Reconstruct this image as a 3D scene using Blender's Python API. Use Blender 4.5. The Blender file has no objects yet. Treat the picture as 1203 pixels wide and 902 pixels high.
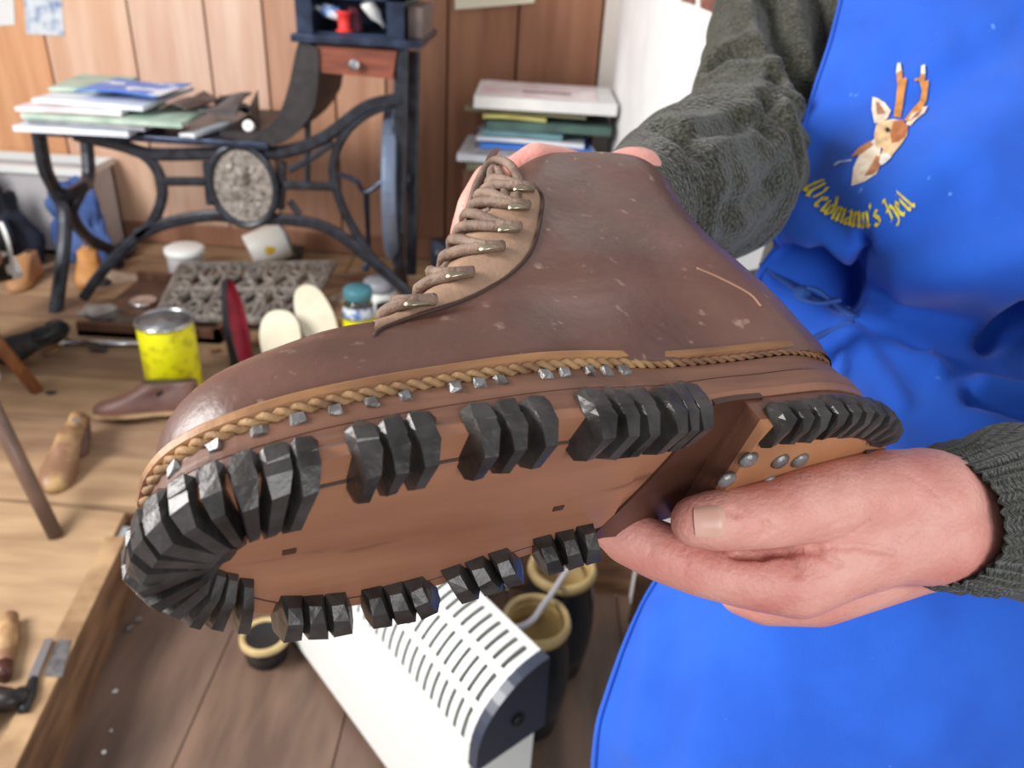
import bpy, bmesh, math, random
import numpy as np
from mathutils import Vector, Matrix, noise
from mathutils.bvhtree import BVHTree
from mathutils.geometry import tessellate_polygon

random.seed(7)
D = bpy.data
S = bpy.context.scene
COL = S.collection

# ------------------------------------------------------------------ camera
FPX, PCX, PCY = 935.0, 601.5, 451.0          # focal length and centre in pixels of the 1203x902 frame
EYE, PITCH, ROLL = 1.29, math.radians(29.0), math.radians(3.5)
fw = np.array([0, math.cos(PITCH), -math.sin(PITCH)])
_r0 = np.array([1.0, 0, 0]); _u0 = np.cross(_r0, fw)
rt = math.cos(ROLL) * _r0 + math.sin(ROLL) * _u0
up = -math.sin(ROLL) * _r0 + math.cos(ROLL) * _u0
EYEP = np.array([0, 0, EYE])
cam = D.cameras.new('camera'); camo = D.objects.new('camera', cam); COL.objects.link(camo)
cam.sensor_width = 36.0; cam.lens = FPX / 1203 * 36.0; cam.clip_start = 0.02
CAMROT = np.array([rt, up, -fw]).T
m4 = Matrix.Identity(4)
for i in range(3):
    for j in range(3): m4[i][j] = CAMROT[i, j]
    m4[i][3] = EYEP[i]
camo.matrix_world = m4
cam.dof.use_dof = True; cam.dof.focus_distance = 0.32; cam.dof.aperture_fstop = 13.0
S.camera = camo

# ------------------------------------------------------------------ world and light
S.view_settings.view_transform = 'Standard'; S.view_settings.look = 'None'
S.view_settings.exposure = 0.0; S.view_settings.gamma = 1.0; S.view_settings.use_curve_mapping = False
w = D.worlds.new('daylight'); S.world = w; w.use_nodes = True
w.node_tree.nodes['Background'].inputs[0].default_value = (0.93, 0.96, 1.0, 1)
w.node_tree.nodes['Background'].inputs[1].default_value = 0.50

def area(name, loc, target, size, power, color=(1, 1, 1), sy=None):
    l = D.lights.new(name, 'AREA'); l.energy = power; l.color = color; l.size = size
    if sy: l.shape = 'RECTANGLE'; l.size_y = sy
    o = D.objects.new(name, l); COL.objects.link(o); o.location = loc
    o.rotation_euler = (Vector(target) - Vector(loc)).to_track_quat('-Z', 'Y').to_euler()
    return o
area('window_light', (-2.5, 0.4, 2.1), (0.0, 1.4, 0.9), 1.3, 150, (1.0, 0.98, 0.96), 1.4)
area('window_light_behind', (0.9, -1.9, 1.9), (0.1, 0.8, 0.9), 1.4, 44, (0.95, 0.98, 1.0), 1.2)

# ------------------------------------------------------------------ helpers
def ray(px, py): return (px - PCX) / FPX * rt - (py - PCY) / FPX * up + fw
def at(px, py, d): return EYEP + ray(px, py) * d          # point at depth d
def onz(px, py, z):
    q = ray(px, py); return EYEP + q * ((z - EYE) / q[2])
def ony(px, py, y):
    q = ray(px, py); return EYEP + q * (y / q[1])
def onx(px, py, x):
    q = ray(px, py); return EYEP + q * (x / q[0])

def lin(c):
    return tuple((x / 255 / 12.92) if x / 255 <= 0.04045 else ((x / 255 + 0.055) / 1.055) ** 2.4 for x in c) + (1.0,)

def mat(name, c1, c2=None, rough=0.6, metal=0.0, scale=20, stretch=(1, 1, 1), detail=4, bump=0.0, bscale=None,
        bstretch=None, mixpow=(0.35, 0.65), sss=0.0, coat=0.0, alpha=None, spec=0.5, sheen=0.0, trans=0.0):
    m = D.materials.new(name); m.use_nodes = True
    nt = m.node_tree; b = nt.nodes['Principled BSDF']
    b.inputs['Roughness'].default_value = rough; b.inputs['Metallic'].default_value = metal
    b.inputs['Base Color'].default_value = lin(c1)
    b.inputs['Specular IOR Level'].default_value = spec
    if sss: b.inputs['Subsurface Weight'].default_value = sss; b.inputs['Subsurface Radius'].default_value = (0.008, 0.003, 0.002); b.inputs['Subsurface Scale'].default_value = 1.0
    if coat: b.inputs['Coat Weight'].default_value = coat
    if sheen: b.inputs['Sheen Weight'].default_value = sheen
    if trans: b.inputs['Transmission Weight'].default_value = trans
    tc = nt.nodes.new('ShaderNodeTexCoord')
    def ntex(sc, st, det):
        mp = nt.nodes.new('ShaderNodeMapping'); mp.inputs['Scale'].default_value = st
        nt.links.new(tc.outputs['Object'], mp.inputs['Vector'])
        t = nt.nodes.new('ShaderNodeTexNoise'); t.inputs['Scale'].default_value = sc; t.inputs['Detail'].default_value = det
        nt.links.new(mp.outputs[0], t.inputs['Vector']); return t
    if c2 is not None:
        t = ntex(scale, stretch, detail)
        r = nt.nodes.new('ShaderNodeValToRGB'); r.color_ramp.elements[0].color = lin(c1); r.color_ramp.elements[1].color = lin(c2)
        r.color_ramp.elements[0].position, r.color_ramp.elements[1].position = mixpow
        nt.links.new(t.outputs['Fac'], r.inputs[0]); nt.links.new(r.outputs[0], b.inputs['Base Color'])
    if bump:
        t = ntex(bscale or scale * 3, bstretch or stretch, 5)
        bp = nt.nodes.new('ShaderNodeBump'); bp.inputs['Strength'].default_value = bump; bp.inputs['Distance'].default_value = 0.002
        nt.links.new(t.outputs['Fac'], bp.inputs['Height']); nt.links.new(bp.outputs[0], b.inputs['Normal'])
    return m

def mesh(name, v, f, mats, smooth=False, midx=None, uv=None):
    me = D.meshes.new(name); me.from_pydata([tuple(map(float, p)) for p in v], [], [tuple(q) for q in f])
    for mm in (mats if isinstance(mats, (list, tuple)) else [mats]): me.materials.append(mm)
    if midx is not None: me.polygons.foreach_set('material_index', midx)
    if smooth: me.polygons.foreach_set('use_smooth', [True] * len(me.polygons))
    if uv is not None:
        l = me.uv_layers.new(name='UVMap')
        for lp in me.loops: l.data[lp.index].uv = uv[lp.vertex_index]
    me.update(); return me

def tag(o, label=None, cat=None, group=None, kind=None):
    if label: o['label'] = label
    if cat: o['category'] = cat
    if group: o['group'] = group
    if kind: o['kind'] = kind
    return o

def thing(name, label, cat, loc=(0, 0, 0), group=None, kind=None):
    o = D.objects.new(name, None); COL.objects.link(o); o.location = Vector([float(x) for x in loc]); o.empty_display_size = 0.05
    return tag(o, label, cat, group, kind)

def part(root, name, vf, mats, smooth=False, local=False, label=None, midx=None, uv=None, kind=None):
    """one mesh object; world-space vertices are moved into the (unrotated) parent's space"""
    v, f = vf
    if root is not None and not local:
        off = np.array(root.location)
        p = root.parent
        while p is not None: off = off + np.array(p.location); p = p.parent
        v = [np.asarray(q, float) - off for q in v]
    o = D.objects.new(name, mesh(name, v, f, mats, smooth, midx, uv)); COL.objects.link(o)
    if root is not None: o.parent = root
    if label: o['label'] = label
    if kind: o['kind'] = kind
    return o

def single(name, vf, mats, label, cat, smooth=False, group=None, uv=None):
    """a thing that is one mesh, its origin at its base"""
    v, f = vf; v = np.asarray(v, float)
    base = np.array([v[:, 0].mean(), v[:, 1].mean(), v[:, 2].min()])
    o = D.objects.new(name, mesh(name, v - base, f, mats, smooth, None, uv)); COL.objects.link(o); o.location = base
    return tag(o, label, cat, group)

def merge(*ms):
    V, Fc = [], []
    for v, f in ms:
        n = len(V); V += [np.asarray(p, float) for p in v]; Fc += [tuple(i + n for i in q) for q in f]
    return V, Fc

def rotz(a): c, s = math.cos(a), math.sin(a); return np.array([[c, -s, 0], [s, c, 0], [0, 0, 1]])
def rotx(a): c, s = math.cos(a), math.sin(a); return np.array([[1, 0, 0], [0, c, -s], [0, s, c]])
def roty(a): c, s = math.cos(a), math.sin(a); return np.array([[c, 0, s], [0, 1, 0], [-s, 0, c]])
def xf(m, R=None, t=(0, 0, 0)):
    v, f = m; R = np.eye(3) if R is None else R
    return [R @ np.asarray(p, float) + np.asarray(t, float) for p in v], f

def box(lo, hi, bev=0.0):
    lo, hi = np.minimum(lo, hi), np.maximum(lo, hi)
    bm = bmesh.new(); bmesh.ops.create_cube(bm, size=1.0)
    for q in bm.verts: q.co = Vector([(lo[k] + hi[k]) / 2 + q.co[k] * (hi[k] - lo[k]) for k in range(3)])
    if bev: bmesh.ops.bevel(bm, geom=bm.edges[:], offset=bev, segments=2, affect='EDGES', profile=0.6)
    bm.verts.index_update()
    r = [np.array(q.co) for q in bm.verts], [tuple(x.index for x in fc.verts) for fc in bm.faces]; bm.free(); return r

def catmull(pts, n):
    P = np.asarray(pts, float); k = len(P)
    if k == 2: return np.array([P[0] + (P[1] - P[0]) * t for t in np.linspace(0, 1, n)])
    out = []
    for t in np.linspace(0, k - 1, n):
        i = min(int(t), k - 2); u = t - i
        p0, p1, p2, p3 = P[i - 1] if i else 2 * P[0] - P[1], P[i], P[i + 1], P[i + 2] if i + 2 < k else 2 * P[-1] - P[-2]
        out.append(0.5 * (2 * p1 + (p2 - p0) * u + (2 * p0 - 5 * p1 + 4 * p2 - p3) * u * u + (3 * p1 - p0 - 3 * p2 + p3) * u ** 3))
    return np.array(out)

def frames(P, closed=False, ref=None):
    T = np.gradient(P, axis=0)
    if closed: T = np.roll(P, -1, 0) - np.roll(P, 1, 0)
    T /= np.maximum(np.linalg.norm(T, axis=1), 1e-12)[:, None]
    N = []; r = np.array(ref if ref is not None else ([0, 0, 1] if abs(T[0][2]) < 0.9 else [1, 0, 0]), float)
    for t in T:
        n = r - t * (r @ t); n /= max(np.linalg.norm(n), 1e-9); N.append(n)
        if ref is None: r = n
    N = np.array(N); return T, N, np.cross(T, N)

def sweep(P, prof, closed=False, cap=True, scale=None, ref=None):
    """sweep a 2-D profile [(n, b), ...] along P"""
    P = np.asarray(P, float); T, N, B = frames(P, closed, ref); m = len(prof); k = len(P)
    V = []
    for i in range(k):
        s = 1.0 if scale is None else scale[i]
        V += [P[i] + (N[i] * a + B[i] * b) * s for a, b in prof]
    Fc = []
    for i in range(k if closed else k - 1):
        j = (i + 1) % k
        Fc += [(i * m + q, i * m + (q + 1) % m, j * m + (q + 1) % m, j * m + q) for q in range(m)]
    if cap and not closed: Fc += [tuple(range(m))[::-1], tuple((k - 1) * m + q for q in range(m))]
    return V, Fc

def circ(r, n=8, r2=None): return [(r * math.cos(2 * math.pi * i / n), (r2 or r) * math.sin(2 * math.pi * i / n)) for i in range(n)]
def rect(a, b): return [(-a, -b), (a, -b), (a, b), (-a, b)]
def tube(pts, r, n=8, samples=None, closed=False, ref=None):
    P = np.asarray(pts, float)
    if samples: P = catmull(P, samples)
    if np.isscalar(r): return sweep(P, circ(r, n), closed, ref=ref)
    rr = np.interp(np.linspace(0, 1, len(P)), np.linspace(0, 1, len(r)), r)
    return sweep(P, circ(1.0, n), closed, scale=rr, ref=ref)
def bar(pts, a, b, samples=None, ref=(0, 1, 0)):
    P = np.asarray(pts, float)
    if samples: P = catmull(P, samples)
    return sweep(P, [(-a, -b * .5), (-a * .45, -b), (a * .45, -b), (a, -b * .5), (a, b * .5), (a * .45, b), (-a * .45, b), (-a, b * .5)], ref=ref)

def lathe(prof, n=32, c=(0, 0, 0), cap=True):
    V, Fc = [], []; m = len(prof)
    for i in range(n):
        a = 2 * math.pi * i / n
        V += [np.array([c[0] + r * math.cos(a), c[1] + r * math.sin(a), c[2] + z]) for r, z in prof]
    for i in range(n):
        j = (i + 1) % n
        Fc += [(i * m + k, j * m + k, j * m + k + 1, i * m + k + 1) for k in range(m - 1)]
    if cap: Fc += [tuple(i * m for i in range(n))[::-1], tuple(i * m + m - 1 for i in range(n))]
    return V, Fc

def loft(rings, cap=True, closed=True):
    V, Fc = [], []; m = len(rings[0])
    for r in rings: V += [np.asarray(p, float) for p in r]
    for i in range(len(rings) - 1):
        for k in range(m if closed else m - 1):
            k2 = (k + 1) % m
            Fc.append((i * m + k, i * m + k2, (i + 1) * m + k2, (i + 1) * m + k))
    if cap: Fc += [tuple(range(m))[::-1], tuple((len(rings) - 1) * m + k for k in range(m))]
    return V, Fc

def prism(poly, off):
    """extrude a planar polygon of 3-D points by the vector off"""
    P = [np.asarray(p, float) for p in poly]; n = len(P); V = P + [p + np.asarray(off, float) for p in P]
    tris = tessellate_polygon([[Vector(p) for p in P]])
    Fc = [tuple(t) for t in tris] + [tuple(i + n for i in t[::-1]) for t in tris]
    Fc += [(i, (i + 1) % n, n + (i + 1) % n, n + i) for i in range(n)]
    return V, Fc

def hull(pts):
    bm = bmesh.new()
    for p in pts: bm.verts.new([float(x) for x in p])
    r = bmesh.ops.convex_hull(bm, input=bm.verts[:])
    bmesh.ops.delete(bm, geom=[e for e in r['geom_interior'] if isinstance(e, bmesh.types.BMVert)], context='VERTS')
    bm.verts.index_update(); bm.verts.ensure_lookup_table()
    o = [np.array(q.co) for q in bm.verts], [tuple(x.index for x in fc.verts) for fc in bm.faces]; bm.free(); return o

def capsule(p0, r0, p1, r1, n=20, k=6):
    p0, p1 = np.asarray(p0, float), np.asarray(p1, float)
    d = p1 - p0; L = max(np.linalg.norm(d), 1e-6); d = d / L
    a = np.array([0, 0, 1.0]) if abs(d[2]) < 0.9 else np.array([1.0, 0, 0]); x = np.cross(d, a); x /= np.linalg.norm(x); y = np.cross(d, x)
    rings = []
    for i in range(k + 1):
        t = -math.pi / 2 * (1 - i / k) * 0.999; rings.append((p0 + d * r0 * math.sin(t), r0 * math.cos(t)))
    for i in range(k + 1):
        t = math.pi / 2 * i / k * 0.999; rings.append((p1 + d * r1 * math.sin(t), r1 * math.cos(t)))
    return loft([[c + (x * math.cos(2 * math.pi * q / n) + y * math.sin(2 * math.pi * q / n)) * r for q in range(n)] for c, r in rings])

def remesh(m, voxel, smooth=8, fac=0.5):
    """union of overlapping solids as one continuous skin"""
    tmp = D.objects.new('tmp', mesh('tmp', m[0], m[1], [])); COL.objects.link(tmp)
    md = tmp.modifiers.new('r', 'REMESH'); md.mode = 'VOXEL'; md.voxel_size = voxel
    sm = tmp.modifiers.new('s', 'SMOOTH'); sm.iterations = smooth; sm.factor = fac
    bpy.context.view_layer.update(); dg = bpy.context.evaluated_depsgraph_get()
    ev = tmp.evaluated_get(dg); me = ev.to_mesh()
    v = [np.array(q.co) for q in me.vertices]; f = [tuple(p.vertices) for p in me.polygons]
    ev.to_mesh_clear(); D.objects.remove(tmp, do_unlink=True)
    return v, f

def normals(v, f):
    V = np.asarray(v); N = np.zeros_like(V)
    for q in f:
        n = np.cross(V[q[1]] - V[q[0]], V[q[2]] - V[q[0]])
        for i in q: N[i] += n
    return N / np.maximum(np.linalg.norm(N, axis=1), 1e-12)[:, None]

def bvh(m): return BVHTree.FromPolygons([Vector(p) for p in m[0]], [tuple(q) for q in m[1]])

def smooth01(a, b, x):
    t = min(1, max(0, (x - a) / (b - a))); return t * t * (3 - 2 * t)

def grow(pts, r):                       # thicken: closed prism from a 2-D outline in a frame
    return pts
# ------------------------------------------------------------------ materials of the room
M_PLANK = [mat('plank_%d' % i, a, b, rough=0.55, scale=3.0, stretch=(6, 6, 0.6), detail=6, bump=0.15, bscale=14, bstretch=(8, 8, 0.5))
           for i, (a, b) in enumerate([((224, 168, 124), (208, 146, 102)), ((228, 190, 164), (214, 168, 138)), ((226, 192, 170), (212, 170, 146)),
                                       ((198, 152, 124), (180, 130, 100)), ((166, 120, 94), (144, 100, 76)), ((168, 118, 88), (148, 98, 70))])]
M_DARKGAP = mat('plank_gap', (92, 60, 40), rough=0.9)
M_WHITE = mat('white_plaster', (240, 240, 240), (230, 231, 232), rough=0.9, scale=6, bump=0.05)
M_FLOOR = [mat('floor_board_%d' % i, a, b, rough=0.6, scale=5, stretch=(0.8, 4, 4), detail=6, bump=0.2, bscale=9, bstretch=(0.7, 8, 8), mixpow=(0.3, 0.72))
           for i, (a, b) in enumerate([((174, 144, 112), (140, 110, 82)), ((180, 150, 116), (146, 116, 86)), ((156, 126, 98), (124, 96, 74)), ((164, 134, 106), (126, 98, 76))])]
M_LOW = [mat('lower_board_%d' % i, a, b, rough=0.5, scale=4, stretch=(4, 0.8, 4), detail=7, bump=0.2, bscale=8)
         for i, (a, b) in enumerate([((118, 94, 80), (86, 68, 58)), ((122, 96, 80), (90, 70, 58)), ((114, 90, 77), (84, 66, 57))])]
M_RISER = mat('riser_wood', (140, 104, 76), (92, 64, 44), rough=0.6, scale=6, stretch=(1, 1, 5), detail=6, bump=0.2)
M_LIP = mat('worn_lip_wood', (178, 146, 108), (122, 92, 64), rough=0.6, scale=9, detail=6, bump=0.3)

# ------------------------------------------------------------------ room shell
YB = 3.50                                                      # back wall
wb = tag(D.objects.new('wall_back', mesh('wall_back', *box((-3.2, YB, -0.16), (0.75, YB + 0.08, 2.5)), M_DARKGAP)), kind='structure'); COL.objects.link(wb)
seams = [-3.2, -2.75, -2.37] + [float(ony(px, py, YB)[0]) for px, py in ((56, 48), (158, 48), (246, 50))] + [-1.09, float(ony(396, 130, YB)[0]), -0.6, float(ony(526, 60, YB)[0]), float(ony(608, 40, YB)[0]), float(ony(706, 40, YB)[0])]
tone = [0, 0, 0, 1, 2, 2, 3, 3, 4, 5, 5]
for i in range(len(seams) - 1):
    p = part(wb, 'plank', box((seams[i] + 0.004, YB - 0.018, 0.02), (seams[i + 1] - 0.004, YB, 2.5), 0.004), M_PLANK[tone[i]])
xc = float(ony(722, 60, YB)[0])
part(None, 'trim_1', box((seams[-1] + 0.005, YB - 0.03, 0.0), (xc, YB, 2.5), 0.003), mat('corner_trim', (214, 205, 196), rough=0.6))['kind'] = 'structure'
part(None, 'baseboard_back', box((-3.2, YB - 0.04, 0.0), (xc, YB - 0.018, 0.09), 0.004), M_PLANK[4])['kind'] = 'structure'
WX = xc
part(None, 'wall_right', merge(box((WX, 1.53, -0.16), (WX + 0.1, YB, 2.5)), box((WX, 1.45, -0.16), (3.0, 1.53, 2.5))), M_WHITE)['kind'] = 'structure'

part(None, 'baseboard_right', box((WX - 0.012, 1.438, -0.16), (2.98, 1.45, 0.0), 0.003), mat('baseboard_wood', (126, 96, 74), (92, 66, 50), rough=0.6, scale=8, stretch=(1, 4, 4)))['kind'] = 'structure'
# raised floor: boards across the room, the podium at the left carries on towards the viewer
PY = 1.545
fl = tag(D.objects.new('floor', mesh('floor', *merge(box((-3.2, PY + 0.02, -0.06), (WX, YB, -0.024)), box((-3.2, -0.4, -0.06), (-1.2, PY + 0.02, -0.024))), M_DARKGAP)), kind='structure'); COL.objects.link(fl)
y = PY + 0.03; k = 0
while y < YB - 0.05:
    wd = [0.21, 0.19, 0.23, 0.2][k % 4]; y2 = min(y + wd, YB - 0.03)
    cut = [-0.75, -1.5, 0.0, -1.15][k % 4]
    for a, b in ((-3.2, cut), (cut, WX)):
        part(fl, 'floor_board', box((a + 0.003, y, -0.024), (b - 0.003, y2 - 0.005, 0.0 - 0.002 * (k % 2)), 0.002), M_FLOOR[(k * 2 + (a > -3)) % 4])
    y = y2; k += 1
for i, (x0, x1) in enumerate(((-3.2, -2.4), (-2.4, -1.9), (-1.9, -1.42))):
    part(fl, 'floor_board', box((x0 + 0.002, -0.4, -0.024), (x1 - 0.003, PY + 0.025, -0.001), 0.002), M_FLOOR[(i * 3 + 1) % 4])
# front of the raised floor and the worn edge of the podium
eA, eB = onz(148, 632, 0), onz(30, 880, 0)
ed = (eB - eA) / np.linalg.norm(eB - eA); ex = np.array([ed[1], -ed[0], 0]); ex = ex if ex[0] > 0 else -ex
far = eA + ed * 1.9
part(fl, 'floor_board', prism([np.array([-1.417, PY + 0.025, -0.024]), np.array([-1.417, far[1], -0.024]), far - ex * 0.046 - np.array([0, 0, .024]), eA - ex * 0.046 + np.array([0, 0.1, -.024])], (0, 0, 0.023)), M_FLOOR[1])
part(None, 'trim_2', box((eA[0] + 0.01, PY - 0.012, -0.16), (WX, PY + 0.02, 0.0), 0.004), M_RISER)['kind'] = 'structure'
part(None, 'trim_3', prism([eA, eA - ex * 0.045, far - ex * 0.045, far], (0, 0, 0.006)), M_LIP)['kind'] = 'structure'
part(None, 'trim_4', prism([eA - ex * 0.03, eA - ex * 0.003, far - ex * 0.003, far - ex * 0.03], (0, 0, -0.16)), M_RISER)['kind'] = 'structure'
fl2 = tag(D.objects.new('floor', mesh('floor_low', *box((-1.0, -0.5, -0.2), (3.0, PY, -0.175)), M_DARKGAP)), kind='structure'); COL.objects.link(fl2)
xs = [-1.0, -0.62, -0.31, 0.02, 0.3, 0.62, 0.95, 1.3, 1.7, 2.1, 2.5, 3.0]
for i in range(len(xs) - 1):
    part(fl2, 'floor_board', box((xs[i] + 0.0015, -0.5, -0.175), (xs[i + 1] - 0.0015, PY, -0.16), 0.001), M_LOW[i % 3])

# papers and pictures on the walls
def pinned(name, label, cat, px, thick, mats, yy=YB - 0.019):
    P = [ony(a, b, yy) for a, b in px]; return single(name, prism(P, (0, -thick, 0)), mats, label, cat)
M_PAPER = mat('paper', (232, 232, 228), (220, 221, 222), rough=0.8, scale=12)
M_CREAM = mat('cream_paper', (236, 228, 205), rough=0.8)
M_PRINT = mat('printed_paper', (214, 220, 226), (92, 120, 168), rough=0.7, scale=22, mixpow=(0.45, 0.7), detail=3)
pinned('paper_sheet', 'white paper sheet pinned at the far upper left of the wood wall', 'paper', ((-40, -60), (13, -60), (18, 29), (-40, 33)), 0.003, M_PAPER)
pinned('paper_sheet', 'small printed bluish grey leaflet pinned on wood wall above newspapers', 'paper', ((25, -55), (68, -55), (76, 42), (31, 40)), 0.003, M_PRINT)
fr = thing('picture_frame', 'cream picture frame at the top of the brown wood wall', 'picture', ony(580, -40, YB - 0.02))
P = [ony(a, b, YB - 0.019) for a, b in ((534, -130), (628, -132), (628, 3), (535, 11))]
part(fr, 'frame', prism(P, (0, -0.02, 0)), M_CREAM)
cc = sum(P) / 4; part(fr, 'print', prism([cc + (p - cc) * 0.82 + np.array([0, -0.0205, 0]) for p in P], (0, -0.001, 0)), M_PAPER)
fr = thing('photo_collage', 'small collage of brown photos in white border on white wall', 'picture', onx(822, -20, WX - 0.002))
def onw(a, b, o=0.001): return onx(a, b, WX - o)
part(fr, 'backing', prism([onw(790, -60), onw(858, -60), onw(850, 26), onw(795, 2)], (-0.004, 0, 0)), M_PAPER)
M_PHOTO = mat('brown_photo', (150, 98, 84), (96, 60, 52), rough=0.5, scale=25)
for q in (((800, -55), (818, -55), (817, 6), (801, 1)), ((822, -55), (850, -55), (844, 18), (823, 9))):
    part(fr, 'photo', prism([onw(a, b, 0.0055) for a, b in q], (-0.001, 0, 0)), M_PHOTO)
# ------------------------------------------------------------------ the mountain boot held up to the viewer
BB = np.array([[-0.90608631, 0.22385521, -0.35902152], [-0.1088025, 0.69674283, 0.70902147], [0.40886382, 0.68149708, -0.60695313]])
BO = np.array([0.160957155, -0.0226928893, -0.35749803])
RB = CAMROT @ BB; OB = EYEP + CAMROT @ BO                     # boot frame: x to the toe, y to the outer side, z up
def bw(p): return OB + RB @ np.asarray(p, float)              # boot (m) -> world
def bl(p): return RB.T @ (np.asarray(p, float) - OB)
boot = thing('hiking_boot', 'old brown leather mountain boot with nailed cleated sole held up in the hands', 'boot')
mb = Matrix.Identity(4)
for i in range(3):
    for j in range(3): mb[i][j] = RB[i, j]
    mb[i][3] = OB[i]
boot.matrix_world = mb
M_UP = mat('boot_upper_leather', (112, 77, 65), (88, 57, 47), rough=0.36, scale=22, detail=8, bump=0.22, bscale=160, mixpow=(0.3, 0.7))
def specks(m, col, scale, lo, hi, stretch=(1, 1, 1)):
    """scuffs: a second noise lays small flecks of another colour over a material's base colour"""
    nt = m.node_tree; b = nt.nodes['Principled BSDF']; src = b.inputs['Base Color'].links[0].from_socket
    tc = nt.nodes.new('ShaderNodeTexCoord'); mp = nt.nodes.new('ShaderNodeMapping'); mp.inputs['Scale'].default_value = stretch
    n = nt.nodes.new('ShaderNodeTexNoise'); n.inputs['Scale'].default_value = scale; n.inputs['Detail'].default_value = 3
    r = nt.nodes.new('ShaderNodeMapRange'); r.inputs['From Min'].default_value = lo; r.inputs['From Max'].default_value = hi
    mx = nt.nodes.new('ShaderNodeMix'); mx.data_type = 'RGBA'
    nt.links.new(tc.outputs['Object'], mp.inputs[0]); nt.links.new(mp.outputs[0], n.inputs['Vector']); nt.links.new(n.outputs['Fac'], r.inputs['Value'])
    nt.links.new(r.outputs[0], mx.inputs['Factor']); nt.links.new(src, mx.inputs['A']); mx.inputs['B'].default_value = lin(col)
    nt.links.new(mx.outputs['Result'], b.inputs['Base Color'])
specks(M_UP, (150, 122, 106), 130, 0.645, 0.74)
specks(M_UP, (84, 56, 46), 9, 0.55, 0.8)
M_SOLE = mat('boot_sole_leather', (164, 114, 86), (130, 84, 62), rough=0.36, scale=14, stretch=(0.5, 2, 1), detail=6, bump=0.12, bscale=60, mixpow=(0.3, 0.75))
specks(M_SOLE, (96, 62, 46), 30, 0.66, 0.78, (0.4, 2, 1))
M_MID = mat('boot_midsole', (128, 88, 68), (96, 62, 46), rough=0.5, scale=24, stretch=(0.5, 1, 4), detail=6, bump=0.3)
M_SHANK = mat('dark_shank_leather', (88, 54, 40), (62, 38, 28), rough=0.4, scale=18, stretch=(0.4, 1.5, 1), detail=6, bump=0.2)
M_HEELS = mat('heel_stack', (118, 78, 60), (92, 58, 44), rough=0.42, scale=18, stretch=(0.5, 1, 4), detail=6, bump=0.25)
M_HTAN = mat('heel_tan', (182, 128, 88), (150, 100, 68), rough=0.5, scale=20, bump=0.1)
M_CLEAT = mat('forged_cleat', (76, 72, 70), (44, 40, 38), rough=0.34, metal=0.35, scale=70, detail=5, bump=0.35, bscale=160)
M_CLIP = mat('clip_metal', (150, 148, 146), (104, 98, 94), rough=0.4, metal=0.6, scale=120, bump=0.4)
M_YARN = mat('welt_yarn', (172, 134, 90), (116, 84, 56), rough=0.7, scale=60, bump=0.5, bscale=400)
M_YARN2 = mat('welt_yarn_dark', (132, 92, 64), (100, 66, 46), rough=0.7, scale=60, bump=0.5, bscale=400)
M_RAND = mat('welt_fold', (168, 122, 78), (122, 82, 56), rough=0.5, scale=40, stretch=(0.4, 2, 2), bump=0.3)
M_SUEDE = mat('facing_suede', (160, 128, 104), (132, 102, 82), rough=0.75, scale=40, detail=6, bump=0.3, bscale=260)
M_EDGE = mat('dark_seam', (62, 40, 32), rough=0.7)
M_LACE = mat('leather_lace', (136, 112, 96), (104, 82, 70), rough=0.7, scale=90, detail=4, bump=0.6, bscale=420)
M_HOOK = mat('hook_metal', (190, 176, 150), (150, 134, 110), rough=0.3, metal=0.9, scale=90, bump=0.2)
M_LINE = mat('boot_lining', (176, 132, 110), (140, 100, 84), rough=0.8, scale=30)
MM = 0.001
# sole outline (mm)
OXS = [0, 4, 15, 40, 75, 110, 131, 165, 208, 245, 270, 286, 295, 299]
OYO = [0, 12, 21, 29, 31, 34, 38, 42.5, 42.5, 40, 34, 24, 11, -4]
OYI = [0, -11, -22, -33, -43, -45, -38.5, -41.5, -51, -48, -38, -27, -16, -4]
def dense(ys): 
    c = catmull([(x, y_, 0) for x, y_ in zip(OXS, ys)], 400); return c[:, 0], c[:, 1]
DXO, DYO = dense(OYO); DXI, DYI = dense(OYI)
def yo(x): return float(np.interp(x, DXO, DYO))
def yi(x): return float(np.interp(x, DXI, DYI))
NX = 64
XSs = [149.5 - 149.5 * math.cos(math.pi * i / NX) for i in range(NX + 1)]
OUT = np.array([(x, yo(x)) for x in XSs] + [(x, yi(x)) for x in XSs[::-1][1:-1]])
def outline(off=0.0):
    T = np.roll(OUT, -1, 0) - np.roll(OUT, 1, 0); T /= np.linalg.norm(T, axis=1)[:, None]
    return OUT + np.stack([-T[:, 1], T[:, 0]], 1) * off        # outward normal: outline runs heel -> toe on the outer (+y) side
def zs(x): return 6.5 * (1 - smooth01(85, 140, x)) + 4.0 * smooth01(255, 300, x) ** 1.4          # underside of the leather sole
def zw(x): return 32.0 - 12.0 * x / 300 + 3 * smooth01(265, 300, x)              # welt height
def ring3(off, zf): o = outline(off); return [np.array([p[0], p[1], zf(min(306, max(0, q[0])))]) * MM for p, q in zip(o, OUT)]
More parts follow.
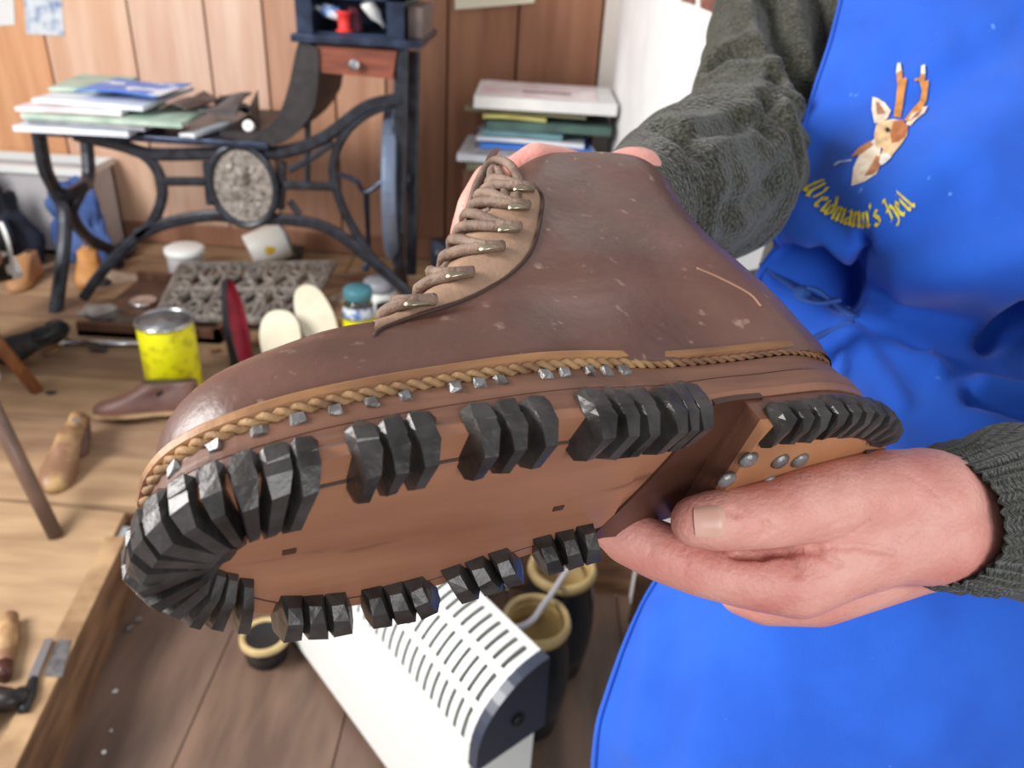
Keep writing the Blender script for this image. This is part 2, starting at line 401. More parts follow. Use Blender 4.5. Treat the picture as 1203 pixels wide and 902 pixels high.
# upper -------------------------------------------------------------
RG = np.array([(2, 32, 291, 23, 27, 40, 58), (1, 40, 292.5, 31, 28, 41.5, 58), (2, 53, 291.5, 43.5, 28.5, 40, 56), (2, 64, 287, 53, 28.5, 37.5, 52), (3, 74, 277, 60, 28.5, 34.5, 48), (4, 82, 262, 64.5, 28.5, 33, 44),
               (6, 90, 242, 67.5, 28.5, 32, 40), (8, 99, 221, 74, 28.5, 32, 38), (10, 108, 201, 85, 28.5, 32, 36), (12, 120, 183, 100, 28, 31, 34), (13, 134, 165, 120, 27.5, 30, 32), (13, 148, 151, 140, 27.5, 30, 30),
               (11, 162, 139, 157, 28, 30, 32), (9, 172, 129, 168, 29, 29, 34), (9, 179, 121, 175, 29, 28.5, 36)], float)
NV, NT = 90, 112
RF = catmull(RG, NV)
def cline(x): return float(np.interp(x, [0, 80, 120, 165, 208, 245, 270, 299], [0, 1.5, 5, 1.5, -4, -4, -2.5, -4]))
def usurf(v, t):
    """upper: v ring parameter 0..1, t angle (0 front, pi/2 outer side); mm"""
    r = [float(np.interp(v * (NV - 1), range(NV), RF[:, k])) for k in range(7)]
    u = (1 + math.cos(t)) / 2; xb, zb, xf_, zf, wh, wf, cf = r; L = xf_ - xb; x = xb + L * u
    base = wh + (wf - wh) * smooth01(.25, .7, u)
    if math.sin(t) < 0: base += 10 * math.exp(-((u - .37) / .13) ** 2) * smooth01(0.0, .07, v) * (1 - smooth01(.25, .55, v))
    dx = (1 - u) * L; c1 = math.sqrt(max(0, 1 - max(0, 1 - dx / cf) ** 2)); dxb = u * L; c2 = math.sqrt(max(0, 1 - max(0, 1 - dxb / 34) ** 2))
    s = math.sin(t); yy = base * c1 * c2 * (1 if s >= 0 else -1) if abs(s) > 1e-9 else 0.0
    z = zb + (zf - zb) * u + 10.0 * math.sin(math.pi * min(1, max(0, u))) * smooth01(.86, 1, v)
    sh = 3.2 * math.exp(-((v - .34) / .05) ** 2) * math.exp(-((u - .70) / .07) ** 2)      # flex creases over the vamp
    return np.array([x, yy + cline(x) - math.copysign(sh, s) * 0.4, z])
def unorm(v, t):
    e = 0.004; a = usurf(min(1, v + e), t) - usurf(max(0, v - e), t); b = usurf(v, t + 0.02) - usurf(v, t - 0.02)
    n = np.cross(b, a); n /= max(np.linalg.norm(n), 1e-9)
    o = usurf(v, t) - np.array([usurf(v, math.pi)[0] * .45 + usurf(v, 0)[0] * .55, cline(150), usurf(v, t)[2] - 12])
    return n if n @ o > 0 else -n
VV = np.linspace(0, 1, NV)
rings = [[usurf(v, 2 * math.pi * k / NT) for k in range(NT)] for v in VV]
for i, v in enumerate(VV):                                     # hand-worn unevenness
    for k in range(NT):
        p = rings[i][k]; q = Vector(p * 0.028)
        rings[i][k] = p + np.array([0, math.copysign(0.9, p[1]) * noise.noise(q), 0.9 * noise.noise(q + Vector((5, 2, 1))) * min(1, v * 5) * (1 - smooth01(.85, 1, v))])
inner = []
for d, z in ((2.2, 0.6), (3.6, -1.5), (4.0, -20), (6, -70), (12, -95)):
    rr = rings[-1]; c = np.mean(rr, 0); inner.append([c + (p - c) * (1 - d / 32) + np.array([0, 0, z]) for p in rr])
up_m = loft([[p * MM for p in r] for r in rings + inner[:2]], False)
part(boot, 'upper', up_m, M_UP, True, local=True)
part(boot, 'lining', loft([[p * MM for p in r] for r in inner[1:]]), M_LINE, True, local=True)
# collar seam line
0 and part(boot, 'collar_seam', sweep([(usurf(0.945, t) + unorm(0.945, t) * 0.3) * MM for t in np.linspace(0.35, 6.28 - 0.35, 90)], circ(0.0006, 5)), M_EDGE, True, local=True)
# midsole, outsole, shank, heel -------------------------------------
def zm(x): return zs(x) + 4.0 + (zw(x) - zs(x) - 4.0) * 0.42
mid = part(boot, 'midsole', loft([ring3(-0.4, lambda x: zs(x) + 3.8), ring3(0.3, lambda x: zs(x) + 4.6), ring3(0.0, lambda x: zm(x) - 0.4), ring3(-1.6, lambda x: zm(x)), ring3(-1.9, lambda x: zm(x) + 0.5), ring3(-1.0, lambda x: zm(x) + 0.9), ring3(-2.6, lambda x: zw(x) - 0.8), ring3(-3.6, lambda x: zw(x) + 0.2), ring3(-8, lambda x: zw(x) + 0.5)], False), M_MID, False, local=True)
def bottom(x0, x1, dz, off, n=40, cross=9, curve=None, zf=None, th=None):
    """a plate under the sole between stations x0 and x1 (mm)"""
    zf = zf or zs; V = []; Fc = []
    for lay in (0, 1):
        for i in range(n + 1):
            u = i / n; u = 0.5 - 0.5 * math.cos(math.pi * u) if x0 <= 1 or x1 >= 298 else u
            for j in range(cross + 1):
                w_ = j / cross; xa_ = x0 if not curve else curve(w_)[0]; xb_ = x1 if not curve else curve(w_)[1]
                x = xa_ + (xb_ - xa_) * u; a, b = yo(x) + off, yi(x) - off
                V.append(np.array([x, a + (b - a) * w_, zf(x) + dz + (th if lay else 0)]) * MM)
    m = (n + 1) * (cross + 1); c = cross + 1
    for i in range(n):
        for j in range(cross):
            a = i * c + j; Fc += [(a, a + 1, a + c + 1, a + c), (m + a, m + a + c, m + a + c + 1, m + a + 1)]
        for j in (0, cross):
            a = i * c + j; Fc.append((a, a + c, m + a + c, m + a) if j == 0 else (a, m + a, m + a + c, a + c))
    for j in range(cross):
        for i in (0, n):
            a = i * c + j; Fc.append((a, m + a, m + a + 1, a + 1) if i == 0 else (a, a + 1, m + a + 1, m + a))
    return V, Fc
part(boot, 'outsole', bottom(0.5, 298.6, 0.0, 0.0, 60, 10, None, None, 5.0), M_SOLE, False, local=True, label='smooth tan leather sole')
# inner raised tread panel, its edge a dark line
def panel_edge(w_): return (92 + 34 * (1 - w_) ** 1.0 * 0 + 18 * w_, 292)
def shk(w_): return (76.0, 101 + 34 * w_ ** 1.3)
part(boot, 'shank', bottom(76, 130, -1.3, 0.6, 16, 10, shk, None, 2.5), M_SHANK, False, local=True, label='dark brown leather waist of the sole')
def pan(x): return (yo(x) - 12.5 - 6 * smooth01(258, 284, x), yi(x) + 8 + 8 * smooth01(250, 284, x))
pr_ = []
for i in range(41):
    x = 126 + (286 - 126) * (0.5 - 0.5 * math.cos(math.pi * i / 40)); pr_.append((x, *pan(x)))
pp = [np.array([x, a, zs(x) + .2]) * MM for x, a, b in pr_] + [np.array([x, b, zs(x) + .2]) * MM for x, a, b in pr_[::-1]]
pin = [np.array([p[0], p[1] * .985, p[2] - .0012]) for p in pp]
pv, pf = loft([pp, pin], False); nq = len(pr_)
pf += [(len(pp) + i, len(pp) + i + 1, 2 * len(pp) - 2 - i, 2 * len(pp) - 1 - i) for i in range(nq - 1)]
part(boot, 'sole_panel', (pv, pf), M_SOLE, False, local=True, label='raised tan centre panel of the sole')
seam = [np.array([x, pan(x)[1] - .2, zs(x) - 0.1]) * MM for x in (284, 278, 268, 255, 240, 215, 190, 165, 145, 128)]
part(boot, 'sole_seam', tube(seam, 0.0010, 6, 50), M_EDGE, True, local=True)
oseam = [np.array([x, pan(x)[0] + .2, zs(x) - 0.1]) * MM for x in (268, 255, 240, 215, 190, 165, 145, 128)]
part(boot, 'sole_seam', tube(oseam, 0.0007, 6, 50), M_EDGE, True, local=True)
HX = 85.0
hx = [39 - 39 * math.cos(math.pi * i / 24 * 0.5) * 1.0 for i in range(25)]
hxs = [HX * (1 - math.cos(math.pi / 2 * i / 20)) for i in range(21)]
ho = [(x, yo(x)) for x in hxs] + [(x, yi(x)) for x in hxs[::-1][:-1]]
heel = part(boot, 'heel', loft([[np.array([x + .6, y_ * .97, 9.0]) * MM for x, y_ in ho], [np.array([x + 0.2, y_ * .995, 3.0]) * MM for x, y_ in ho], [np.array([x - .8, y_ * .985, -4.6]) * MM for x, y_ in ho]]), M_HEELS, False, local=True, label='stacked leather heel')
part(heel, 'top_lift', loft([[np.array([x - .8, y_ * .985, -4.6]) * MM for x, y_ in ho], [np.array([x - 2.2, y_ * .96, -8.0]) * MM for x, y_ in ho]]), M_HTAN, False, local=True, label='light tan bottom layer of the heel')
def onsole(px, py, z=0.0):
    q = BB.T @ np.array([(px - PCX) / FPX, -(py - PCY) / FPX, -1.0]); o = BB.T @ BO
    t = (o[2] + z) / q[2]; return q * t - o
for px, py in ((879, 539), (916, 541), (939, 540), (853, 563), (902, 566)):
    c = onsole(px, py, -0.008)
    part(heel, 'nail', xf(lathe([(0.0042, 0.0005), (0.0042, -0.0008), (0.0030, -0.0019), (0.0012, -0.0023)], 14), None, (c[0], c[1], -0.008)), M_CLIP, True, local=True)
for px, py in ((340, 648), (656, 597)):
    c = onsole(px, py, -.0012); part(boot, 'peg', box(c - np.array([.0022, .0013, .0002]), c + np.array([.0022, .0013, .0012])), M_SHANK, local=True)
# welt: folded lip, braided yarn ------------------------------------
T3 = ring3(1.0, lambda x: zw(x) + 1.5)
def weltpath(off, dz, x_from=14):
    r = [p for p in ring3(off, lambda x: zw(x) + dz)]
    k = NX; seq = [r[i] for i in range(0, k + 1)] + [r[i] for i in range(k + 1, len(r))]
    seq = [p for p in seq if p[0] * 1000 > x_from]; a = np.array(seq)
    d = np.concatenate([[0], np.cumsum(np.linalg.norm(np.diff(a, axis=0), axis=1))]); n = 520
    return np.stack([np.interp(np.linspace(0, d[-1], n), d, a[:, c]) for c in range(3)], 1), d[-1]
wp, wl = weltpath(-1.75, 4.9, 2)
part(boot, 'welt_fold', sweep(wp[::3], [(0.0022, -0.0006), (0.0016, 0.0012), (-0.001, 0.0016), (-0.0024, 0.0004), (-0.0016, -0.0014), (0.001, -0.0016)]), M_RAND, False, local=True, label='light tan folded lip of the welt')
wp, wl = weltpath(-2.6, 1.2, 2)
Tn, Nn_, Bn = frames(wp, ref=(0, 0, 1))
pit = 0.0105
for h in (0, 1):
    s = np.linspace(0, wl, len(wp)); a = 2 * math.pi * s / pit + h * math.pi
    k_ = np.clip((wp[:, 0] - .05) / .09, 0, 1) * .38 + .62
    P = wp + Nn_ * (np.cos(a) * 0.0012 * k_)[:, None] + Bn * (np.sin(a) * 0.0012 * k_)[:, None]
    ym = sweep(P, circ(0.00135, 6), scale=k_); ix = [0 if P[min(len(P) - 1, q[0] // 6)][0] > 0.105 else 1 for q in ym[1]]
    part(boot, 'welt_yarn', ym, [M_YARN, M_YARN2], True, local=True, midx=ix)
# cleats ------------------------------------------------------------
DO = outline(0.0); DN = outline(1.0) - DO
def station(side, x):
    """outline index nearest to x on a side (+1 outer, -1 inner)"""
    f = np.interp(x, XSs, range(NX + 1)); return f if side > 0 else 2 * NX - f
def frame_at(f):
    n = len(OUT); i = int(f) % n; u = f - int(f); p = DO[i] * (1 - u) + DO[(i + 1) % n] * u; nn = DN[i] * (1 - u) + DN[(i + 1) % n] * u; nn /= np.linalg.norm(nn)
    return p, nn
random.seed(5)
def cleat(f, w_=5.4, reach=15.5, drop=10.5, topz=12.0, skew=0.0, dz=0.0, par=None, lean=0.0, thick=.5):
    p, n = frame_at(f); t = np.array([-n[1], n[0]]); z0 = zs(min(306, max(0, p[0]))) + dz
    j = lambda a=0.7: random.uniform(-a, a)
    def P(a, b, c): 
        q = p + t * (a + lean * b) + n * b; return np.array([q[0], q[1], z0 + c]) * MM
    h = w_ * thick
    H1 = hull([P(sx * (w_ * .72 + j(.5)), 0.2, topz - 1 + j()) for sx in (-1, 1)] + [P(j(1), 1.6, topz + 1.2 + j(.5))] + [P(sx * (w_ * .98 + j(.4)), 2.6 + j(.3), topz * .62 + j()) for sx in (-1, 1)] +
              [P(sx * (w_ * .55 + j(.4)), 4.6 + j(.3), topz * .72 + j()) for sx in (-1, 1)] + [P(sx * (w_ * .62 + j(.4)), 5.0 + j(.3), 0.6 + j()) for sx in (-1, 1)] + [P(sx * w_ * .75, 0, 0.3) for sx in (-1, 1)] + [P(sx * h, 0.5, -4) for sx in (-1, 1)])
    H2 = hull([P(sx * (h * 1.1 + j(.3)), 4.8 + j(.3), 1.0) for sx in (-1, 1)] + [P(sx * (h * 1.15 + j(.3)), 4.6 + j(.4), -4.0 + j(.5)) for sx in (-1, 1)] + [P(sx * (h * .75 + j(.2)), 0.5 + j(.5), -drop + j(.5)) for sx in (-1, 1)] +
              [P(sx * (h * .6 + j(.2)), -reach * .7 + j(.6), -drop * .95 + j(.5)) for sx in (-1, 1)] + [P(sx * (h * .5 + j(.2)), -reach + j(.6), -drop * .55 + j(.5)) for sx in (-1, 1)] + [P(sx * (h * .9 + j(.2)), -reach + .6 + j(.5), 0.5) for sx in (-1, 1)] + [P(sx * h * 1.3, 2, 0.5) for sx in (-1, 1)])
    return part(boot, 'cleat', merge(H1, H2), M_CLEAT, local=True)
for i, x in enumerate((235.5, 227, 218, 199, 189.5, 179, 157.5, 147.5, 138.5, 126, 119, 112)): cleat(station(1, x), w_=(5.6, 5.0, 5.4)[i % 3], lean=0.22, topz=(9.5 if i < 6 else 11), thick=.52)
for x in (255, 246, 237, 222, 213, 204, 188, 179, 170, 153, 144, 136): cleat(station(-1, x), w_=5.8, reach=13.5, drop=11, lean=-0.3, thick=.8)
# cleats round the toe, evenly spaced by arc
fa, fb = station(1, 253), station(-1, 271)
ff = np.linspace(fa, fb, 400); pts = np.array([frame_at(q)[0] for q in ff]); dd_ = np.concatenate([[0], np.cumsum(np.linalg.norm(np.diff(pts, axis=0), axis=1))])
nto = 14
for k_, s in enumerate(np.linspace(0, dd_[-1], nto)): cleat(float(np.interp(s + random.uniform(-1, 1), dd_, ff)), w_=random.uniform(4.6, 5.6), reach=random.uniform(20, 24), drop=random.uniform(8.5, 11), topz=9.0, thick=.6, lean=.42 - .84 * k_ / (nto - 1))
for x in (77, 68, 59, 50, 42, 34, 26, 18, 10, 4): cleat(station(1, x), w_=4.5, reach=11, drop=6.5, topz=7.5, dz=-zs(0) - 6.5, lean=.25)
for x in (1.0, 8, 17, 27, 37, 48, 59, 70): cleat(station(-1, x), w_=4.6, reach=11, drop=6.5, topz=7.5, dz=-zs(0) - 6.5)
# metal clips on the welt above the cleats
def clip(f, s=3.0):
    p, n = frame_at(f); t = np.array([-n[1], n[0]]); z0 = zw(min(306, max(0, p[0]))) - 3.0; p = p - n * 3.4
    def P(a, b, c): q = p + t * a + n * b; return np.array([q[0], q[1], z0 + c]) * MM
    j = lambda a=0.6: random.uniform(-a, a)
    return part(boot, 'welt_clip', hull([P(sx * (s * .9 + j()), 1.0, sz * (s * .8 + j())) for sx in (-1, 1) for sz in (-1, 1)] + [P(sx * (s * .6 + j()), 2.6 + j(.3), sz * (s * .55 + j())) for sx in (-1, 1) for sz in (-1, 1)]), M_CLIP, local=True)
for x in (276, 263, 251, 240, 228, 217, 200, 191, 183, 166, 158, 147, 139, 131): clip(station(1, x), 2.7)
for x in (284, 250, 240, 222, 212): clip(station(-1, x), 2.7)
clip(station(1, 288), 2.8)
for f in (NX - 1.2, NX + 2): clip(f, 2.6)

# lacing ------------------------------------------------------------
UB = BVHTree.FromPolygons([Vector(p) for p in up_m[0]], [tuple(q) for q in up_m[1]])
CL = bl(EYEP)
GV = np.array([[usurf(v, t) for t in np.linspace(0, math.pi, 80)] for v in np.linspace(0, 1, 120)])
def hit(px, py):
    d = BB.T @ np.array([(px - PCX) / FPX, -(py - PCY) / FPX, -1.0]); d /= np.linalg.norm(d)
    h = UB.ray_cast(Vector(CL), Vector(d)); return None if h[0] is None else np.array(h[0])
def vt(p):
    d = np.linalg.norm(GV - p * 1000, axis=2); i, k = np.unravel_index(d.argmin(), d.shape); return i / 119, math.pi * k / 79
curve = [(436, 394), (480, 376), (540, 355), (590, 329), (622, 294), (638, 255), (637, 228)]
ct = [vt(h) for h in (hit(*q) for q in curve) if h is not None]
ct.append((min(1, ct[-1][0] + 0.05), max(0.35, ct[-1][1] - 0.2)))
CT = catmull([(a, b, 0) for a, b in ct], 40)
def us(v, t, o=0.0): return (usurf(v, t) + unorm(v, t) * o) * MM
def vc_of_x(x):                                               # ring whose front end lies at station x of the instep
    vv = np.linspace(.3, 1, 200); return float(vv[np.argmin([abs(usurf(q, 0)[0] - x) for q in vv])])
def vin(s): return VC0 + (0.99 - VC0) * s                     # throat edge beside the lace, s from the vamp to the top
VC0 = vc_of_x(usurf(*ct[0])[0] - 11)
NCT = len(CT)
for sgn in (1, -1):
    R = []
    for i, (v, t, _) in enumerate(CT):
        vi, ti = vin((i / (NCT - 1)) ** .9), 0.22; a_, b_ = us(v, sgn * t, 0.0), us(vi, sgn * ti, 0.0); row = []
        for q in range(11):
            pq = a_ + (b_ - a_) * q / 10 + (unorm(v, sgn * t) + unorm(vi, sgn * ti)) * .002 * math.sin(math.pi * q / 10)
            hn_ = UB.find_nearest(Vector(pq)); n_ = np.array(hn_[1]); cc_ = np.array([pq[0] - .03, cline(pq[0] * 1000) * MM, pq[2] - .03]); n_ = n_ if n_ @ (pq - cc_) > 0 else -n_
            row.append(np.array(hn_[0]) + n_ * (0.0009 if q else -0.0002))
        R.append(row)
    part(boot, 'facing', loft(R, False, False), M_SUEDE, True, local=True, label='lighter suede lace facing')
    part(boot, 'facing_edge', sweep([us(v, sgn * t, 0.35) for v, t, _ in CT], circ(0.00085, 6)), M_EDGE, True, local=True)
hooks = [(492, 364), (538, 330), (574, 300), (596, 276), (609, 251), (612, 230)]
HV = []
for i, q in enumerate(hooks):
    h = hit(*q)
    if h is None: h = hit(q[0] + 4, q[1] + 6)
    if h is None: h = hit(q[0] + 10, q[1] + 12)
    v, t = vt(h); HV.append((v, max(t, 0.5)))
for i, (v, t) in enumerate(HV):
    for sgn in (1, -1):
        if sgn < 0 and i in (0,): pass
        c = us(v, sgn * t, 1.5); n = unorm(v, sgn * t); a = us(v, sgn * (t - 0.25)) - us(v, sgn * (t + 0.25)); a /= np.linalg.norm(a); b = np.cross(n, a)
        s = 0.001
        hk = loft([[c + a * x * s + n * z * s + b * (w_ * math.cos(k * math.pi / 5)) * s + n * (0.7 * math.sin(k * math.pi / 5)) * s for k in range(10)] for x, z, w_ in ((-5.5, -0.6, 0.8), (-4.5, 0.6, 2.0), (-2, 2.2, 2.7), (1, 3.0, 2.8), (3.6, 3.0, 2.2), (5.2, 2.2, 0.8))])
        part(boot, 'lace_hook', hk, M_HOOK, True, local=True)
# lace: crosses the throat from hook to hook
def lp(v, t, o): return us(v, t, o)
lace = []
for i in range(len(HV)):
    v, t = HV[i]; vi = vin(min(1, (i + .35) / len(HV))); vo = vin(min(1, (i + 1.0) / len(HV)))
    mid_ = lambda w_, va, o: us(v + (va - v) * w_, t + (0.15 - t) * w_, o)
    strand = [us(vi - .02, -0.35, 2.2), us(vi, 0.15, 4.2), mid_(.55, vi, 4.0), mid_(.15, vi, 3.2), us(v + .004, t * 1.08, 2.6), mid_(.1, vo, 3.4), mid_(.5, vo, 5.2), us(vo, 0.15, 4.6), us(min(1, vo + .02), -0.35, 2.4)]
    part(boot, 'lace', tube(strand, 0.0025, 8, 40), M_LACE, True, local=True)
    other = [np.array([p[0], 2 * cline(p[0] * 1000) * MM - p[1], p[2]]) for p in strand]
    part(boot, 'lace', tube(other, 0.0025, 8, 40), M_LACE, True, local=True)
# lace loop and ends at the top of the throat
def pb(px, py, y):
    """boot-space point where a sight line meets the boot's lengthwise plane y (mm)"""
    q = BB.T @ np.array([(px - PCX) / FPX, -(py - PCY) / FPX, -1.0]); o = BB.T @ BO
    t = (o[1] + y * MM) / q[1]; return q * t - o
part(boot, 'lace_loop', tube([pb(607, 240, 33), pb(609, 214, 33), pb(601, 196, 31), pb(587, 188, 28), pb(574, 194, 24), pb(562, 214, 20), pb(555, 236, 16), pb(549, 262, 13), pb(543, 288, 10)], 0.0024, 8, 60), M_LACE, True, local=True, label='lace tied in a loop at the top')
part(boot, 'lace_loop', tube([pb(596, 240, 31), pb(592, 218, 31), pb(586, 202, 29), pb(578, 199, 28), pb(577, 212, 27), pb(581, 230, 27), pb(574, 252, 26)], 0.0022, 8, 50), M_LACE, True, local=True)
part(boot, 'tongue', sweep(catmull([pb(498, 352, -2), pb(512, 326, -4), pb(530, 300, -6), pb(548, 272, -8), pb(556, 240, -8), pb(566, 205, -8), pb(578, 190, -8)], 40), rect(0.0012, 0.010)), mat('tongue_leather', (132, 96, 82), (104, 74, 62), rough=0.6, scale=30), False, local=True)
# heel counter seam on the outer side
cs = [hit(*q) for q in ((818, 315), (842, 325), (868, 338), (884, 348), (894, 360))]
cs = [p for p in cs if p is not None]
if len(cs) > 2: part(boot, 'counter_seam', tube(cs, 0.0007, 6, 30), mat('pale_seam', (150, 112, 90), rough=0.7), True, local=True)
# ------------------------------------------------------------------ materials of the things at the back
M_IRON = mat('black_iron', (54, 58, 68), (36, 38, 44), rough=0.32, metal=0.3, scale=30, bump=0.1)
M_IRONB = mat('blue_black_steel', (66, 78, 104), (40, 46, 62), rough=0.3, metal=0.6, scale=14)
M_GREYI = mat('worn_grey_iron', (168, 160, 152), (112, 106, 100), rough=0.55, metal=0.3, scale=60, bump=0.3)
M_DARKL = mat('dark_leather', (48, 44, 44), (30, 28, 30), rough=0.5, scale=30, bump=0.2)
M_BROWNG = mat('grey_brown_leather', (112, 96, 90), (84, 72, 68), rough=0.6, scale=20)
M_DRAWER = mat('drawer_wood', (140, 78, 58), (112, 60, 44), rough=0.4, scale=8, stretch=(1, 6, 6))
M_STEEL = mat('steel', (200, 200, 205), rough=0.25, metal=1.0)
M_DULLST = mat('dull_steel', (150, 150, 152), (110, 110, 112), rough=0.4, metal=0.8, scale=40)
M_BLACK = mat('black_rubber', (24, 24, 27), rough=0.45)
M_SHOE = mat('black_shoe_leather', (34, 36, 44), (24, 25, 30), rough=0.3, scale=20)
M_RED = mat('red_lining', (176, 40, 62), (140, 26, 46), rough=0.6, scale=15)
M_CREAMS = mat('cream_sole', (232, 224, 200), (216, 206, 180), rough=0.6, scale=10)
M_YELL = mat('yellow_tin_label', (226, 222, 20), (190, 184, 10), rough=0.4, scale=26, mixpow=(0.5, 0.62))
M_WHITEP = mat('white_plastic', (236, 238, 236), rough=0.4)
M_TEAL = mat('teal_cap', (70, 128, 140), rough=0.4)
M_BLUEL = mat('blue_label', (96, 136, 196), (220, 228, 236), rough=0.4, scale=40, mixpow=(0.45, 0.5))
M_GLASS = mat('clear_glass', (235, 240, 236), rough=0.05, trans=1.0)
M_TANW = mat('tan_last_wood', (214, 156, 92), (188, 124, 66), rough=0.45, scale=10, stretch=(1, 4, 4))
M_OLDW = mat('old_last_wood', (186, 152, 104), (128, 92, 66), rough=0.5, scale=14, mixpow=(0.4, 0.6))
M_BROWNB = mat('brown_boot_leather', (112, 78, 68), (86, 58, 52), rough=0.5, scale=14, bump=0.1)
M_BLUEC = mat('blue_cloth', (88, 118, 178), (56, 80, 138), rough=0.9, scale=10, bump=0.3, bscale=30)
M_GREYP = mat('pale_grey_plastic', (196, 192, 194), (178, 174, 178), rough=0.5, scale=5)
M_STOOL = mat('stool_wood', (150, 96, 58), (112, 70, 44), rough=0.45, scale=10, stretch=(4, 4, 1))
M_CABI = mat('dark_cupboard_wood', (98, 66, 48), (70, 46, 34), rough=0.5, scale=8, stretch=(6, 6, 1))
M_TAPE = mat('tan_rim', (196, 172, 120), (170, 146, 98), rough=0.6, scale=20)
M_INNER = mat('pot_inside', (150, 126, 78), (120, 98, 58), rough=0.6, scale=14)
M_POT = mat('dark_glossy_pot', (34, 40, 46), (26, 30, 36), rough=0.22, scale=8)

def Q(px, py, y): return ony(px, py, y)

# ------------------------------------------------------------------ treadle stand of the old sewing machine
YS = 2.72; YK = 3.12
st = thing('sewing_machine_stand', 'black cast iron treadle sewing machine stand with medallion against wood wall', 'machine stand', (float(Q(270, 300, 2.9)[0]), 2.9, 0.0))
def front(pts, a, b, n=24, y=YS): return bar([Q(x, yy, y) for x, yy in pts], a, b, n)
fm = merge(front([(88, 158), (140, 170), (180, 181), (260, 180), (330, 179), (380, 162), (430, 126), (474, 116)], 0.016, 0.0204, 40),
           front([(140, 166), (178, 190), (191, 225), (178, 262), (145, 292), (118, 322), (98, 350)], 0.014, 0.0177, 36),
           front([(186, 213), (246, 213)], 0.012, 0.0150, 4), front([(330, 217), (398, 219)], 0.012, 0.0150, 4),
           front([(160, 276), (200, 261), (250, 253), (290, 257), (340, 258), (385, 268), (430, 300), (480, 345), (520, 385)], 0.014, 0.0204, 40),
           front([(472, 118), (430, 134), (402, 162), (391, 200), (402, 242), (425, 285), (444, 312)], 0.011, 0.0150, 30),
           front([(243, 190), (247, 240)], 0.012, 0.0136, 4), front([(332, 190), (330, 245)], 0.012, 0.0136, 4),
           front([(340, 200), (365, 186), (392, 168)], 0.008, 0.0109, 10), front([(340, 236), (352, 252)], 0.01, 0.0122, 5))
part(st, 'front_frame', fm, M_IRON, label='scrolled front frame of flat iron bars')
# lyre-shaped end frame at the left
zt = float(Q(200, 158, YS)[2]); LT1, LT2 = np.array([*Q(46, 160, YS)[:2], zt - .024]), np.array([*Q(106, 172, YK)[:2], zt - .024])
lf = merge(bar([LT1, Q(53, 198, 2.75), Q(66, 226, 2.84), Q(76, 252, 2.84), Q(74, 300, 2.76), Q(64, 378, 2.66)], 0.022, 0.02, 30, ref=(1, 0, 0)),
           bar([LT2, Q(104, 204, 3.06), Q(92, 228, 2.92), Q(84, 252, 2.9), Q(104, 280, 3.0), Q(134, 296, 3.12), onz(140, 312, 0.0)], 0.022, 0.02, 30, ref=(1, 0, 0)),
           bar([Q(62, 222, 2.82), Q(80, 228, 2.86), Q(98, 218, 2.95)], 0.02, 0.02, 8, ref=(1, 0, 0)))
part(st, 'leg', lf, M_IRON, label='lyre-shaped iron end frame')
part(st, 'leg', merge(bar([Q(487, 60, 2.95), Q(485, 200, 2.95), Q(483, 322, 2.95)], 0.014, 0.02, 6), bar([Q(472, 56, YS), Q(470, 180, YS), Q(468, 300, YS), onz(476, 345, 0.0)], 0.014, 0.022, 8)), M_IRON)
for p in ((64, 380), (120, 330)):
    c = onz(p[0], p[1], 0.012); part(st, 'foot', lathe([(0.035, -0.012), (0.03, 0.004), (0.012, 0.012)], 14, c), M_IRON)
# medallion
cm = Q(288, 217, YS); ring_r = (Q(326, 217, YS)[0] - cm[0]); ring_h = abs(Q(288, 262, YS)[2] - cm[2])
E1 = [cm + np.array([ring_r * math.cos(t), -0.022, ring_h * math.sin(t)]) for t in np.linspace(0, 2 * math.pi, 40, endpoint=False)]
part(st, 'medallion_ring', sweep(E1, circ(0.013, 8), True, ref=(0, 1, 0)), M_IRON)
med = part(st, 'medallion', prism([cm + (p - cm) * 0.93 + np.array([0, -0.002, 0]) for p in E1], (0, 0.01, 0)), M_GREYI, label='grey medallion with cast relief')
rel = []
for i in range(34):
    a = random.uniform(0, 6.28); q = random.uniform(0.1, 0.8)
    c = cm + np.array([ring_r * q * math.cos(a), -0.024, ring_h * q * math.sin(a)])
    rel.append(hull([c + np.array([random.uniform(-.014, .014), random.uniform(-.006, .006), random.uniform(-.014, .014)]) for _ in range(9)]))
rel.append(xf(lathe([(0.002, 0.03), (0.022, 0.02), (0.026, 0.0), (0.018, -0.04)], 14), None, cm + np.array([0.0, -0.024, 0.05])))
part(med, 'relief', merge(*rel), M_GREYI)
# table slab, curved upright apron, top platform
xa, xb = Q(58, 150, YS)[0], Q(318, 155, YS)[0]; zt = float(Q(200, 158, YS)[2])
part(st, 'table_top', box((xa, YS - 0.04, zt - 0.022), (xb, YK + 0.06, zt), 0.004), M_IRONB)
tr = [Q(x, yy, YS) for x, yy in ((262, 154), (300, 155), (318, 150), (333, 132), (344, 100), (352, 62), (357, 46))]
trp = catmull(tr, 30)
ap = sweep(trp, rect(0.026, 0.17), ref=(0, 0, 1)) if False else None
prof = []
T2 = np.gradient(trp, axis=0); T2 /= np.linalg.norm(T2, axis=1)[:, None]
Nn = np.stack([-T2[:, 2], np.zeros(len(T2)), T2[:, 0]], 1)
lo = [p - n * th for p, n, th in zip(trp, Nn, np.interp(range(30), [0, 8, 18, 29], [0.010, 0.05, 0.09, 0.055]))]
hi = [p + n * 0.006 for p, n in zip(trp, Nn)]
part(st, 'curved_panel', prism([np.array([p[0], YS - 0.03, p[2]]) for p in hi + lo[::-1]], (0, 0.40, 0)), M_DARKL, label='black curved trough panel rising to the platform')
px0, px1 = Q(346, 44, YS)[0], Q(497, 50, YS)[0]; zp = float(Q(420, 42, YS)[2])
